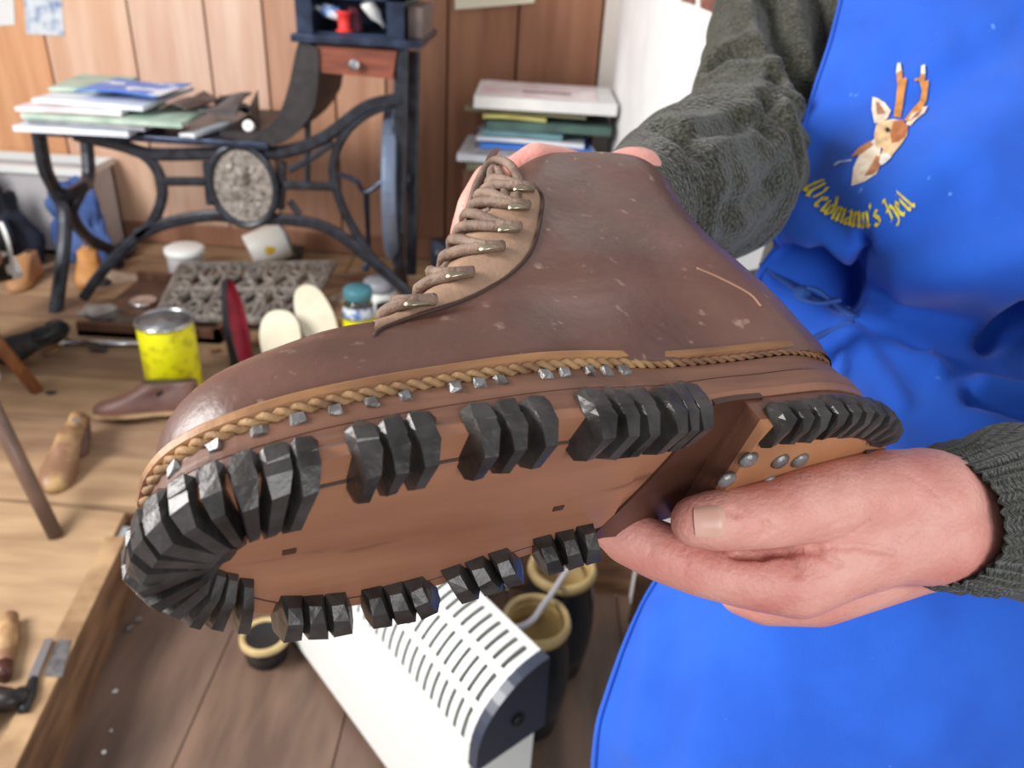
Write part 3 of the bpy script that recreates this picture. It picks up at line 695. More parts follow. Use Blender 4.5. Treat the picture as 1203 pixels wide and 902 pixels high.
part(st, 'platform', box((px0, YS - 0.05, zp - 0.024), (px1, YK, zp), 0.004), M_IRONB)
# open box on the platform
bx0, bx1 = float(Q(350, 30, YS)[0]), float(Q(476, 30, YS)[0]); zb2 = zp + 0.30
sb = part(st, 'shelf_box', merge(box((bx0, YS - 0.02, zp), (bx0 + 0.05, YK - 0.05, zb2)), box((bx1 - 0.055, YS - 0.02, zp), (bx1, YK - 0.05, zb2)),
    box((bx0, YK - 0.07, zp), (bx1, YK - 0.05, zb2)), box((bx0, YS - 0.02, zp + 0.105), (bx1, YK - 0.05, zp + 0.14)), box((bx0, YS - 0.02, zb2), (bx1, YK - 0.05, zb2 + 0.02)), box((bx0 + 0.05, YS, zp), (bx1 - 0.055, YK - 0.07, zp + 0.006))), M_IRONB)
part(st, 'side_block', box((bx1 + 0.005, YS + 0.02, zp), (px1 - 0.004, YK - 0.1, zp + 0.09), 0.004), M_BROWNG)
dq = [Q(x, yy, YS - 0.02) for x, yy in ((370, 53), (466, 60), (461, 93), (377, 85))]
dr = part(st, 'drawer', prism(dq, (0, 0.28, 0)), M_DRAWER, label='small reddish brown drawer under the platform')
kc = Q(417, 76, YS - 0.03); part(dr, 'knob', xf(lathe([(0.005, 0), (0.006, 0.012), (0.016, 0.018), (0.017, 0.028), (0.008, 0.034)], 16), rotx(math.pi / 2), kc + np.array([0, 0.012, 0])), M_STEEL)
part(st, 'rod', tube([Q(362, 92, YS), Q(361, 214, YS)], 0.011, 8), M_IRON)
part(st, 'pitman_fork', merge(tube([Q(398, 205, 2.8), Q(418, 212, 2.8), Q(430, 226, 2.8), Q(452, 210, 2.8)], 0.009, 8, 12), tube([Q(430, 226, 2.8), Q(433, 300, 2.8), Q(428, 318, 2.78)], [0.011, 0.008, 0.014], 8, 8)), M_IRONB)
# flywheel seen almost edge on
fc_ = Q(463, 212, 2.9); R_ = 0.27
ax = np.array([0.996, 0.09, 0.0]); v1 = np.array([-0.09, 0.996, 0]); v2 = np.array([0, 0, 1.0])
ringp = [fc_ + R_ * (v1 * math.cos(t) + v2 * math.sin(t)) for t in np.linspace(0, 2 * math.pi, 48, endpoint=False)]
fwl = part(st, 'flywheel', sweep(ringp, circ(0.026, 10, 0.022), True, ref=ax), mat('polished_rim', (120, 134, 158), rough=0.3, metal=0.5))
for i in range(5):
    t = i * 2 * math.pi / 5 + 0.3; e = fc_ + R_ * (v1 * math.cos(t) + v2 * math.sin(t))
    part(fwl, 'spoke', tube([fc_, (fc_ + e) / 2 + ax * 0.01, e], [0.014, 0.009, 0.01], 8, 8), M_IRON)
part(fwl, 'hub', tube([fc_ - ax * 0.05, fc_ + ax * 0.06], 0.032, 14), M_IRON)
# cast treadle plate with openwork
c4 = [onz(186, 372, 0.05), onz(352, 378, 0.05), onz(392, 310, 0.10), onz(214, 312, 0.10)]
def tp(u, v): return (c4[0] * (1 - u) + c4[1] * u) * (1 - v) + (c4[3] * (1 - u) + c4[2] * u) * v
td = part(st, 'treadle', merge(*[tube([tp(*a), tp(*b)], 0.016, 6) for a, b in (((0, 0), (1, 0)), ((1, 0), (1, 1)), ((1, 1), (0, 1)), ((0, 1), (0, 0)), ((0, .5), (1, .5)), ((.33, 0), (.33, 1)), ((.66, 0), (.66, 1)))]), M_GREYI, label='grey cast iron foot treadle with openwork scrolls')
sc = []
for i in range(7):
    for j in range(3):
        c = tp((i + .5) / 7, (j + .5) / 3); e1 = tp((i + .98) / 7, (j + .5) / 3) - c; e2 = tp((i + .5) / 7, (j + .98) / 3) - c
        rr = random.uniform(0.62, 0.95)
        sc.append(sweep([c + (e1 * math.cos(t) + e2 * math.sin(t)) * rr for t in np.linspace(0, 6.283, 12, endpoint=False)], circ(0.013, 6), True, ref=(0, 0, 1)))
        a = random.uniform(0, 3.14); sc.append(tube([c - (e1 * math.cos(a) + e2 * math.sin(a)), c + (e1 * math.cos(a) + e2 * math.sin(a))], 0.009, 5))
part(td, 'scrollwork', merge(*sc), M_GREYI)
part(st, 'tray', merge(box(onz(92, 394, 0.0), onz(92, 394, 0.0) + np.array([0.50, 0.02, 0.05])), box(onz(92, 394, 0.0), onz(92, 394, 0.0) + np.array([0.50, 0.5, 0.02])), box(onz(92, 394, 0.0) + np.array([0, 0.48, 0]), onz(92, 394, 0.0) + np.array([0.5, 0.5, 0.05])), box(onz(92, 394, 0.0) + np.array([.48, 0, 0]), onz(92, 394, 0.0) + np.array([0.5, 0.5, 0.05]))), M_CABI, label='low dark wooden tray under the stand')

# small things in the open box
p = Q(388, 18, YS + 0.04)
single('small_bottle', xf(lathe([(0.018, 0), (0.02, 0.004), (0.02, 0.05), (0.009, 0.06), (0.009, 0.075)], 16), roty(-1.35), (p[0] + 0.03, p[1], zp + 0.055)), M_BLUEL, 'small bluish white bottle lying in the stand\'s box beside red spool', 'bottle', True)
p = Q(404, 22, YS + 0.02)
single('thread_spool', lathe([(0.026, 0), (0.026, 0.006), (0.019, 0.009), (0.019, 0.05), (0.026, 0.054), (0.026, 0.06)], 18, (p[0], p[1], zp + 0.007)), mat('red_thread', (222, 52, 48), rough=0.6), 'bright red thread spool inside the box on the sewing stand', 'spool', True)
p = Q(416, 22, YS + 0.06)
single('thread_cone', lathe([(0.028, 0), (0.028, 0.006), (0.02, 0.07), (0.01, 0.072)], 18, (p[0], p[1], zp + 0.007)), mat('maroon_thread', (86, 36, 52), rough=0.8), 'dark maroon thread cone inside the box next to red spool', 'spool', True)
p = Q(436, 34, YS - 0.01)
single('glue_tube', xf(lathe([(0.02, 0), (0.022, 0.01), (0.02, 0.05), (0.008, 0.075), (0.007, 0.10)], 16), rotx(0.5) @ roty(2.6), (p[0] - 0.02, p[1] + 0.03, zp + 0.098)), M_WHITEP, 'white tube with narrow neck leaning in the box on the sewing stand', 'tube', True)

# ------------------------------------------------------------------ papers and leather on the table of the stand
def sheet(c4, th, wav=0.0, n=6):
    """a slightly wavy flat sheet of thickness th between four corners"""
    A, B_, C_, D_ = [np.asarray(q, float) for q in c4]; V = []; Fc = []
    ph = random.uniform(0, 6)
    for s in (0, 1):
        for j in range(n + 1):
            for i in range(n + 1):
                u, v = i / n, j / n
                p = (A * (1 - u) + B_ * u) * (1 - v) + (D_ * (1 - u) + C_ * u) * v
                V.append(p + np.array([0, 0, th * s + wav * (math.sin(4 * u + ph) * math.cos(3 * v + ph) + 1)]))
    m = (n + 1) ** 2
    for j in range(n):
        for i in range(n):
            a = j * (n + 1) + i; Fc += [(a, a + n + 1, a + n + 2, a + 1), (m + a, m + a + 1, m + a + n + 2, m + a + n + 1)]
    for i in range(n):
        for a, b in ((i, i + 1), (n * (n + 1) + i + 1, n * (n + 1) + i), ((i + 1) * (n + 1), i * (n + 1)), (i * (n + 1) + n, (i + 1) * (n + 1) + n)): Fc.append((a, b, m + b, m + a))
    return V, Fc
def pile_sheet(x0, x1, z, y0, y1, rot=0.0):
    c = np.array([(x0 + x1) / 2, (y0 + y1) / 2, z]); hx, hy = (x1 - x0) / 2, (y1 - y0) / 2
    return [c + rotz(rot) @ np.array([sx * hx, sy * hy, 0]) for sx, sy in ((-1, -1), (1, -1), (1, 1), (-1, 1))]
def X(px, py=140): return float(Q(px, py, YS)[0])
M_MAG = {'white': mat('magazine_white', (226, 230, 236), (204, 212, 222), rough=0.6, scale=9),
         'green': mat('magazine_pale_green', (190, 206, 190), (150, 176, 160), rough=0.6, scale=12),
         'blue': mat('brochure_blue', (58, 122, 216), (222, 232, 244), rough=0.4, scale=11, detail=1, mixpow=(0.56, 0.6)),
         'grey': mat('magazine_grey', (176, 176, 182), (140, 142, 152), rough=0.6, scale=14),
         'pink': mat('magazine_pink', (222, 196, 200), (240, 236, 236), rough=0.6, scale=8),
         'yellow': mat('magazine_yellow', (196, 190, 116), (176, 168, 92), rough=0.6, scale=10),
         'dgreen': mat('magazine_dark_green', (76, 108, 100), (60, 84, 80), rough=0.6, scale=10),
         'teal': mat('magazine_teal', (116, 160, 168), (96, 136, 148), rough=0.6, scale=10),
         'olive': mat('magazine_olive', (120, 120, 92), (96, 96, 74), rough=0.6, scale=10)}
zz = zt + 0.002
for (nm, lab, a, b, y0, y1, th, rot, mk, grp) in (
    ('newspaper', 'lowest white folded newspaper overhanging the left end of the sewing stand', 34, 162, -0.10, 0.20, 0.018, 0.03, 'white', 1),
    ('newspaper', 'grey newspaper in the pile on the stand, above the lowest white one', 46, 185, -0.08, 0.24, 0.012, -0.05, 'grey', 1),
    ('magazine', 'pale green magazine in the middle of the pile on the stand', 44, 224, -0.09, 0.22, 0.016, 0.02, 'green', 1),
    ('newspaper', 'pinkish newspaper poking out left of the pile on the stand', 34, 150, -0.07, 0.26, 0.014, 0.06, 'pink', 1),
    ('newspaper', 'big white newspaper near the top of the pile under the blue brochure', 52, 180, -0.04, 0.36, 0.014, -0.04, 'white', 1),
    ('magazine', 'greenish magazine at the back of the pile beside the blue brochure', 40, 110, 0.10, 0.40, 0.012, 0.12, 'green', 1)):
    single(nm, sheet(pile_sheet(X(a), X(b), zz, YS + y0, YS + y1, rot), th, 0.002), M_MAG[mk], lab, 'paper', group='papers on the sewing stand'); zz += th + 0.0045
single('brochure', sheet(pile_sheet(X(96), X(192), zz, YS + 0.0, YS + 0.26, -0.08), 0.004, 0.006), M_MAG['blue'], 'blue and white glossy brochure on top of the newspapers', 'paper'); 
z2 = zt + 0.001
single('paper_sheet', sheet(pile_sheet(X(226), X(246), z2 + 0.002, YS - 0.06, YS + 0.2, -0.25), 0.012, 0.004), M_MAG['white'], 'white paper sticking out beneath the leather scraps on the stand', 'paper')
def scrap(name, label, px, th, m, lift=0.0):
    P = [np.array([*Q(a, b, YS + yo)[:2], z2 + 0.018 + h]) for a, b, yo, h in px]
    return single(name, prism(P, (0, 0, th)), m, label, 'leather')
single('leather_offcut', xf(sheet(pile_sheet(X(192), X(228), zt + 0.06, YS + 0.02, YS + 0.3, -0.2), 0.006, 0.02)), M_BROWNG, 'grey-brown curled leather offcut lying right of the blue brochure', 'leather')
single('leather_offcut', sheet(pile_sheet(X(232), X(272), zt + 0.062, YS - 0.04, YS + 0.3, 0.15), 0.008, 0.022), mat('grey_leather', (104, 100, 104), (70, 68, 72), rough=0.6, scale=18), 'grey leather piece with dark hole lying in the middle of the stand', 'leather')
single('leather_offcut', sheet(pile_sheet(X(262), X(286), zt + 0.03, YS + 0.04, YS + 0.3, 0.3), 0.014, 0.035), M_DARKL, 'black leather piece leaning against the curved panel of the stand', 'leather')
p = Q(291, 124, YS - 0.02); single('tape_roll', xf(lathe([(0.006, 0), (0.018, 0), (0.018, 0.02), (0.006, 0.02), (0.006, 0)], 20, cap=False), rotx(1.1), (p[0], p[1], zt + 0.045)), M_WHITEP, 'small white roll at the edge of the dark leather pieces', 'roll', True)

# ------------------------------------------------------------------ magazines stacked in the corner on a small cupboard
MY = 3.02
def XM(px, py=150): return float(Q(px, py, MY)[0])
zc = float(Q(640, 205, MY)[2])
cb = thing('cupboard', 'low dark wooden cupboard carrying the magazine stack in the corner', 'cupboard', ((XM(545) + XM(715)) / 2, MY + 0.22, 0))
part(cb, 'body', box((XM(545), MY, 0), (XM(715), YB - 0.05, zc), 0.006), M_CABI)
dd = part(cb, 'door', box((XM(552), MY - 0.015, 0.05), (XM(708), MY, zc - 0.04), 0.004), M_CABI)
part(dd, 'knob', xf(lathe([(0.006, 0), (0.013, 0.012), (0.008, 0.022)], 14), rotx(math.pi / 2), (XM(560), MY - 0.014, zc - 0.1)), M_STEEL)
zz = zc + 0.001
G = 'magazines stacked in the corner'
mags = [('olive', 'lowest olive magazine of the corner stack', 548, 706, 0.03), ('white', 'white paper bundle low in the corner stack, its edges ragged', 540, 690, -0.05), ('grey', 'grey magazine low in the corner stack above ragged white papers', 556, 700, 0.02),
        ('blue', 'blue-striped magazine sticking out of the corner stack', 560, 696, 0.09), ('white', 'white magazine just under the teal one in the corner stack', 562, 690, -0.04), ('teal', 'teal magazine midway up the corner stack', 566, 660, 0.03),
        ('dgreen', 'thick dark green magazine in the upper corner stack', 572, 718, 0.0), ('yellow', 'pale yellow magazine above the teal one in the corner stack', 566, 640, 0.02), ('olive', 'olive magazine jutting left near the top of the corner stack', 548, 690, -0.05)]
for i, (mk, lab, a, b, rot) in enumerate(mags):
    th = (0.022, 0.026, 0.02, 0.014, 0.014, 0.022, 0.03, 0.012, 0.012)[i]
    single('magazine', sheet(pile_sheet(XM(a), XM(b), zz, MY - 0.02 + 0.01 * (i % 3), MY + 0.33, rot), th, 0.003), M_MAG[mk], lab, 'magazine', group=G); zz += th + 0.006
single('box_lid', box((XM(556), MY - 0.03, zz + 0.004), (XM(722), MY + 0.36, zz + 0.045), 0.003), M_PAPER, 'big white flat carton lying on top of the corner magazine stack', 'box')
tz = zz + 0.0455
single('printed_sheet', merge(sheet(pile_sheet(XM(562), XM(700), tz, MY + 0.0, MY + 0.34, -0.03), 0.002, 0.001)), M_MAG['pink'], 'pinkish white sheet with a dark title on the corner stack', 'paper')
c0 = np.array([XM(640), MY + 0.10, tz + 0.0065]); single('title_strip', box(c0 - np.array([0.09, 0.014, 0]), c0 + np.array([0.09, 0.014, 0.001])), mat('dark_title', (96, 70, 70), (196, 176, 176), rough=0.7, scale=70, mixpow=(0.45, 0.6)), 'narrow dark printed slip on the white sheet of the corner stack', 'paper')

# ------------------------------------------------------------------ cans, jars and bottle on the raised floor
def can(name, label, px, py, r, h, body, lidm=None, z=0.0, cat='can'):
    c = onz(px, py, z); t = thing(name, label, cat, c)
    part(t, 'body', lathe([(r * .97, 0), (r, 0.004), (r, h - 0.004), (r * .98, h)], 32, c), body, True)
    if lidm:
        part(t, 'rim', lathe([(r * 1.0, h - 0.006), (r * 1.04, h - 0.004), (r * 1.04, h + 0.004), (r * 0.97, h + 0.006), (r * 0.95, h)], 32, c, False), lidm, True)
        part(t, 'lid', lathe([(0.0005, h + 0.006), (r * .2, h + 0.006), (r * .24, h + 0.0015), (r * .96, h + 0.0015), (r * .96, h - 0.008), (0.0005, h - 0.008)], 32, c, False), M_DULLST, True)
    return t, c
can('paint_can', 'bright yellow tin can with silver rim standing behind the boot toe', 206, 452, 0.083, 0.225, M_YELL, M_STEEL)
jt, c = can('jar', 'squat glass jar with white lid behind the grey treadle', 221, 322, 0.072, 0.09, M_GREYP, None, 0.0, 'jar')
part(jt, 'lid', lathe([(0.001, 0.0), (0.077, 0.0), (0.08, 0.006), (0.08, 0.024), (0.07, 0.03), (0.001, 0.03)], 30, c + np.array([0, 0, 0.091]), False), M_WHITEP, True, label='white screw lid')
# tipped can
c = onz(300, 322, 0.0); tcn = thing('paint_can', 'white and grey can with yellow spots lying tipped behind the treadle', 'can', c)
R9 = rotz(0.5) @ roty(1.25)
part(tcn, 'body', xf(lathe([(0.075, 0), (0.078, 0.004), (0.078, 0.16), (0.074, 0.165)], 28), R9, c + np.array([-0.02, 0.02, 0.085])), mat('spotted_can_label', (232, 230, 222), (214, 172, 30), rough=0.4, scale=10, mixpow=(0.56, 0.6), detail=1), True)
part(tcn, 'rim', xf(lathe([(0.079, 0.155), (0.082, 0.157), (0.082, 0.167), (0.07, 0.17)], 28, cap=False), R9, c + np.array([-0.02, 0.02, 0.085])), M_DULLST, True)
# bottle with teal cap
c = onz(423, 402, 0.0); bt = thing('bottle', 'glass bottle with teal cap and yellow lower label behind the boot', 'bottle', c)
part(bt, 'body', lathe([(0.052, 0), (0.056, 0.006), (0.056, 0.12), (0.05, 0.155), (0.042, 0.175)], 26, c), M_GLASS, True)
part(bt, 'label', lathe([(0.0570, 0.015), (0.0570, 0.105)], 26, c, False), M_YELL, True)
part(bt, 'label', lathe([(0.0565, 0.112), (0.053, 0.148)], 26, c, False), M_BLUEL, True, label='blue and white upper label')
part(bt, 'cap', lathe([(0.046, 0.172), (0.05, 0.176), (0.05, 0.207), (0.046, 0.212)], 26, c), M_TEAL, True)
can('tin_can', 'slim yellow tin with red lettering beside the teal-capped bottle', 454, 398, 0.033, 0.13, mat('yellow_red_tin', (220, 204, 40), (196, 60, 40), rough=0.4, scale=24, mixpow=(0.6, 0.65)), M_DULLST)
c = onz(447, 374, 0.0); jw = thing('plastic_jar', 'white plastic jar with grey screw cap beside the yellow tin', 'jar', c)
part(jw, 'body', lathe([(0.055, 0), (0.06, 0.006), (0.06, 0.11), (0.05, 0.12)], 26, c), M_WHITEP, True)
part(jw, 'cap', lathe([(0.056, 0.121), (0.058, 0.124), (0.058, 0.155), (0.05, 0.16)], 26, c), mat('grey_cap', (150, 152, 162), rough=0.4), True)
c = onz(168, 356, 0.02); single('metal_disc', lathe([(0.001, 0), (0.048, 0), (0.05, 0.003), (0.05, 0.012), (0.045, 0.012), (0.001, 0.01)], 26, c + np.array([0, 0, 0.001]), False), M_STEEL, 'flat shiny metal disc lying in the dark wooden tray', 'disc', True)
a, b = onz(78, 402, 0.014), onz(172, 404, 0.014); single('metal_rod', merge(tube([a, b], 0.011, 12), tube([a - (b - a) * .16, a], 0.022, 12)), M_STEEL, 'silver metal rod lying on the boards in front of the tray', 'rod', True)

# ------------------------------------------------------------------ shoes
def shoe_rings(L, W, H, toe=0.55, open_h=None):
    """closed upper of a low shoe in local space: x to the toe, z up; returns list of rings"""
    R = []
    for k, (zb, xfr, zf, ws) in enumerate(((0.0, 1.0, 0.0, 0.96), (0.12, 1.01, 0.1, 1.0), (0.4, 0.99, 0.24, 0.98), (0.62, 0.93, 0.36, 0.9), (0.78, 0.8, 0.48, 0.8), (0.9, 0.66, 0.68, 0.74), (1.0, 0.54, 1.0, 0.7))):
        ring = []
        for i in range(32):
            t = 2 * math.pi * i / 32; u = (1 + math.cos(t)) / 2
            wdt = W / 2 * ws * (0.74 + 0.26 * smooth01(.3, .72, u) - 0.12 * math.exp(-((u - .42) / .14) ** 2))
            dx = 1 - u; capf = math.sqrt(max(0, 1 - max(0, 1 - dx / .26) ** 2)); capb = math.sqrt(max(0, 1 - max(0, 1 - u / .14) ** 2))
            ring.append(np.array([L * xfr * u + 0.01 * L * k * (1 - u) * .4, math.copysign(wdt * min(capf, capb), math.sin(t)) if abs(math.sin(t)) > 1e-6 else 0.0, H * (zb * (1 - u) + zf * u)]))
        R.append(ring)
    return R
def shoe(name, label, cat, pos, R, L, W, H, um, smt, liner=None, group=None, sole_t=0.012, heel=0.02):
    t = thing(name, label, cat, pos, group)
    rg = shoe_rings(L, W, H)
    tr_ = lambda m: xf(m, R, pos)
    inner = [[p * np.array([0.96, 0.86, 1]) + np.array([0.02 * L, 0, -d]) for p in rg[-1]] for d in (0.0, H * 0.5)]
    part(t, 'upper', tr_(loft([[p + np.array([0, 0, sole_t + heel]) for p in r] for r in rg + inner[:1]], False)), um, True)
    part(t, 'lining', tr_(loft([[p + np.array([0, 0, sole_t + heel]) for p in r] for r in inner])), liner or M_BLACK, True)
    big = [p * np.array([1.02, 1.06, 1]) + np.array([-0.01 * L, 0, heel]) for p in rg[0]]
    part(t, 'sole', tr_(loft([big, [p + np.array([0, 0, sole_t]) for p in big]])), smt)
    hl = [np.array([max(-0.01 * L, min(0.28 * L, p[0])), p[1], 0.0]) for p in rg[0] if p[0] < 0.30 * L]
    if heel: part(t, 'heel', tr_(prism(hl, (0, 0, heel))), smt)
    return t
def basis(xd, zd):
    x = np.asarray(xd, float); x /= np.linalg.norm(x); z = np.asarray(zd, float); z -= x * (x @ z); z /= np.linalg.norm(z)
    return np.array([x, np.cross(z, x), z]).T
shoe('leather_shoe', 'brown leather shoe with tan sole lying on the floor behind the boot toe', 'shoe', onz(238, 486, 0.006), basis((-1, -0.22, 0), (0.0, 0.3, 1)), 0.30, 0.10, 0.085, M_BROWNB, M_LIP, heel=0.008)
# upright pump with red lining: an open half shell standing on its heel
def pump(name, label, base, top, width, depth, outer, inner, ydir=(0, -1, 0), grp=None):
    base, top = np.asarray(base, float), np.asarray(top, float); ax_ = top - base; Ln = np.linalg.norm(ax_); ax_ /= Ln
    yd = np.asarray(ydir, float); yd -= ax_ * (ax_ @ yd); yd /= np.linalg.norm(yd); sd = np.cross(ax_, yd)
    ro, ri = [], []
    for k in range(15):
        u = k / 14; wv = width * (0.62 + 0.38 * math.sin(math.pi * min(1, u * 1.15)) ** .7) * (1 if u < .72 else math.sqrt(max(0.02, 1 - ((u - .72) / .285) ** 2)))
        dp = depth * (1.0 - 0.35 * u)
        o_, i_ = [], []
        for q in range(13):
            a = math.pi * (q / 12); s = math.cos(a) * wv; d_ = -math.sin(a) ** .8 * dp
            o_.append(base + ax_ * Ln * u + sd * s + yd * d_); i_.append(base + ax_ * Ln * (u * .97 + .012) + sd * s * .9 + yd * (d_ * .88))
        ro.append(o_); ri.append(i_)
    t = thing(name, label, 'shoe', (base[0], base[1], min(base[2], top[2])), grp)
    part(t, 'upper', merge(loft(ro, False, False), loft([[a, b] for a, b in zip([r[0] for r in ro], [r[0] for r in ri])], False, False), loft([[a, b] for a, b in zip([r[-1] for r in ro], [r[-1] for r in ri])], False, False)), outer, True)
    part(t, 'lining', loft(ri, False, False), inner, True)
    return t
b0 = onz(290, 432, 0.0); d0 = (b0 - EYEP) @ fw
pump('court_shoe', 'black shoe with red lining standing upright beside the yellow can', b0 + np.array([0, 0, 0.002]), at(270, 326, d0 + 0.05), 0.045, 0.06, M_SHOE, M_RED, (0.92, -0.38, 0.25))
b1 = onz(330, 425, 0.0); d1 = (b1 - EYEP) @ fw
def padsole(name, label, base, top, w_, back, group):
    base, top = np.asarray(base), np.asarray(top); ax_ = top - base; Ln = np.linalg.norm(ax_); ax_ /= Ln
    yd = np.array([0.15, -1, 0.25]); yd -= ax_ * (ax_ @ yd); yd /= np.linalg.norm(yd); sd = np.cross(ax_, yd)
    prof = [(-.8, 0), (-.95, .3), (-1, .55), (-.85, .8), (-.5, .96), (0, 1.0), (.5, .95), (.85, .78), (1, .5), (.92, .25), (.75, 0)]
    P = [base + sd * a * w_ + ax_ * b * Ln for a, b in catmull([(x, y_, 0) for x, y_ in prof], 26)[:, :2]]
    t = thing(name, label, 'shoe', base, group); cpt = sum(P) / len(P)
    part(t, 'sole', prism(P, -yd * 0.016), M_CREAMS, label='cream coloured sole facing out')
    part(t, 'upper', loft([[cpt + (p - cpt) * s - yd * d for p in P] for s, d in ((0.94, 0.0165), (0.96, 0.035), (0.86, 0.06), (0.6, 0.075))]), M_SHOE, True)
    return t
padsole('slipper', 'black slipper standing with rounded cream sole towards the room', b1, at(328, 364, d1), 0.068, 1, 'pair of cream soled slippers')
b2 = onz(386, 412, 0.0); d2 = (b2 - EYEP) @ fw
padsole('slipper', 'black slipper leaning with long cream sole beside the teal-capped bottle', b2, at(356, 335, d2 - 0.03), 0.062, 1, 'pair of cream soled slippers')
# dark tall boot right of the jars
c = onz(512, 352, 0.0); tb = thing('tall_boot', 'dark blue-grey tall boot standing behind the laces', 'boot', c)
rg = shoe_rings(0.27, 0.10, 0.10)
R1 = rotz(-1.2)
shaft = [[p + np.array([0, 0, 0.02]) for p in r] for r in rg] + [[np.array([p[0] * 1.0 - 0.004 * k, p[1] * 1.15, 0.12 + 0.035 * k]) for p in rg[-1]] for k in range(1, 5)]
part(tb, 'upper', xf(loft(shaft), R1, c), mat('blue_grey_leather', (58, 64, 84), (40, 44, 60), rough=0.4, scale=9), True)
part(tb, 'sole', xf(loft([[p * np.array([1.03, 1.06, 1]) for p in rg[0]], [p * np.array([1.03, 1.06, 1]) + np.array([0, 0, 0.02]) for p in rg[0]]]), R1, c), M_BLACK)

# wooden lasts
def last(name, label, pos, R, L, W, H, m, cuff=None):
    rg = shoe_rings(L, W, H); t = thing(name, label, 'shoe last', pos)
    part(t, 'form', xf(loft(rg), R, pos), m, True)
    part(t, 'thimble', xf(tube([(L * .2, 0, H * .8), (L * .2, 0, H * 1.04)], 0.012, 12), R, pos), M_STEEL)
    if cuff: part(t, 'leather_cap', xf(loft([[p * np.array([.45, 1.1, 1]) + np.array([-.004, 0, -.002]) for p in r] for r in rg[:6]]), R, pos), cuff, True)
    return t
last('shoe_last', 'worn wooden shoe last with brown leather heel lying on the boards left of boot', onz(92, 512, 0.005), basis((0.22, -0.95, 0), (0.3, 0, 1)), 0.27, 0.085, 0.085, M_OLDW, M_BROWNB)
last('shoe_last', 'tan wooden shoe last behind the left leg of the sewing stand', onz(112, 318, 0.002), basis((0.3, -0.9, 0.0), (0, 0.0, 1)), 0.20, 0.10, 0.12, M_TANW)
last('shoe_last', 'pale tan wooden shoe last half hidden beside the black trainer', onz(46, 320, 0.002), basis((0.1, -1, 0.0), (0, 0, 1)), 0.22, 0.085, 0.10, mat('pale_last_wood', (196, 150, 104), (170, 122, 80), rough=0.5, scale=9))
# heap at the far left
#single('storage_crate', merge(box(onz(62, 372, 0.0) + np.array([-0.55, 0.25, 0.0]), onz(62, 372, 0.0) + np.array([0.32, 0.62, 0.098]), 0.005)), M_CABI, 'low dark wooden crate under the shoe lasts at the stand\'s left end', 'crate')
bz = float(Q(50, 262, 3.15)[2])
bn = thing('storage_bin', 'pale grey plastic bin with light rim against the wood wall', 'bin', (float(Q(30, 240, 3.2)[0]), 3.25, 0))
x0, x1 = float(Q(-120, 240, 3.24)[0]), float(Q(104, 200, 3.24)[0]); zr = float(Q(60, 200, 3.24)[2])
part(bn, 'body', merge(box((x0, 3.24, 0.0), (x1, 3.255, zr)), box((x0, 3.42, 0.0), (x1, 3.435, zr)), box((x0, 3.24, 0.0), (x0 + .02, 3.435, zr)), box((x1 - .02, 3.24, 0.0), (x1, 3.435, zr)), box((x0, 3.24, 0.0), (x1, 3.435, 0.02))), M_GREYP)
part(bn, 'rim', sweep([np.array(q) for q in ((x0, 3.235, zr), (x1, 3.235, zr), (x1, 3.435, zr), (x0, 3.435, zr))], rect(0.014, 0.016), True, ref=(0, 0, 1)), M_WHITEP)
def lump(c, r, n=14, m_=10, amp=0.25, seed=0.0, flat=0.0):
    V = []; Fc = []
    for j in range(m_ + 1):
        th = math.pi * j / m_
        for i in range(n):
            ph = 2 * math.pi * i / n; d_ = np.array([math.sin(th) * math.cos(ph), math.sin(th) * math.sin(ph), math.cos(th)])
            k = 1 + amp * noise.noise(Vector(d_ * 1.7) + Vector((seed, 0, 0)))
            q = np.asarray(c) + d_ * np.asarray(r) * k; q[2] = max(q[2], flat); V.append(q)
    for j in range(m_):
        for i in range(n): Fc.append((j * n + i, (j + 1) * n + i, (j + 1) * n + (i + 1) % n, j * n + (i + 1) % n))
    return V, Fc
c = Q(96, 262, 3.17); single('cloth_bundle', lump((c[0] - .03, 3.175, 0.17), (0.13, 0.04, 0.16), 36, 24, 0.6, 3.0, 0.0), M_BLUEC, 'crumpled blue cloth bundle behind the left leg of the stand', 'cloth', True)
c = Q(6, 262, 3.06); single('dark_bag', lump((c[0] - .08, 3.08, 0.18), (0.13, 0.10, 0.2), 40, 28, 0.95, 9.0, 0.0), mat('navy_cloth', (40, 46, 66), (24, 26, 34), rough=0.8, scale=7, bump=0.3, bscale=25), 'dark navy cloth bag at far left in front of the grey bin', 'bag', True)
c = onz(28, 352, 0.0)
shoe('trainer', 'black trainer with white stripes tilted on the heap at far left', 'shoe', Q(24, 322, 2.62), basis((0.35, -0.45, 0.85), (-0.55, -0.7, 0.2)), 0.27, 0.10, 0.10, mat('black_white_trainer', (22, 23, 28), (226, 226, 226), rough=0.5, scale=16, detail=1, mixpow=(0.6, 0.63)), M_WHITEP)
shoe('leather_boot', 'mauve-brown leather boot at the left edge behind the stool', 'boot', onz(-8, 398, 0.0), basis((0.25, -0.95, 0.0), (0, 0, 1)), 0.26, 0.10, 0.21, M_BROWNB, M_CREAMS)
shoe('leather_shoe', 'dark brown shoe lying on its side by the foot of the stand', 'shoe', onz(76, 388, 0.05), basis((-0.5, -0.6, -0.1), (0.8, -0.2, 0.5)), 0.24, 0.09, 0.085, M_DARKL, M_TANW, heel=0.012)
shoe('leather_shoe', 'old brown shoe with pale sole edge at far left beneath the boot', 'shoe', onz(0, 442, 0.004), basis((-0.6, -0.7, 0), (0.2, 0, 1)), 0.2, 0.085, 0.075, M_BROWNB, M_WHITEP, heel=0.01)

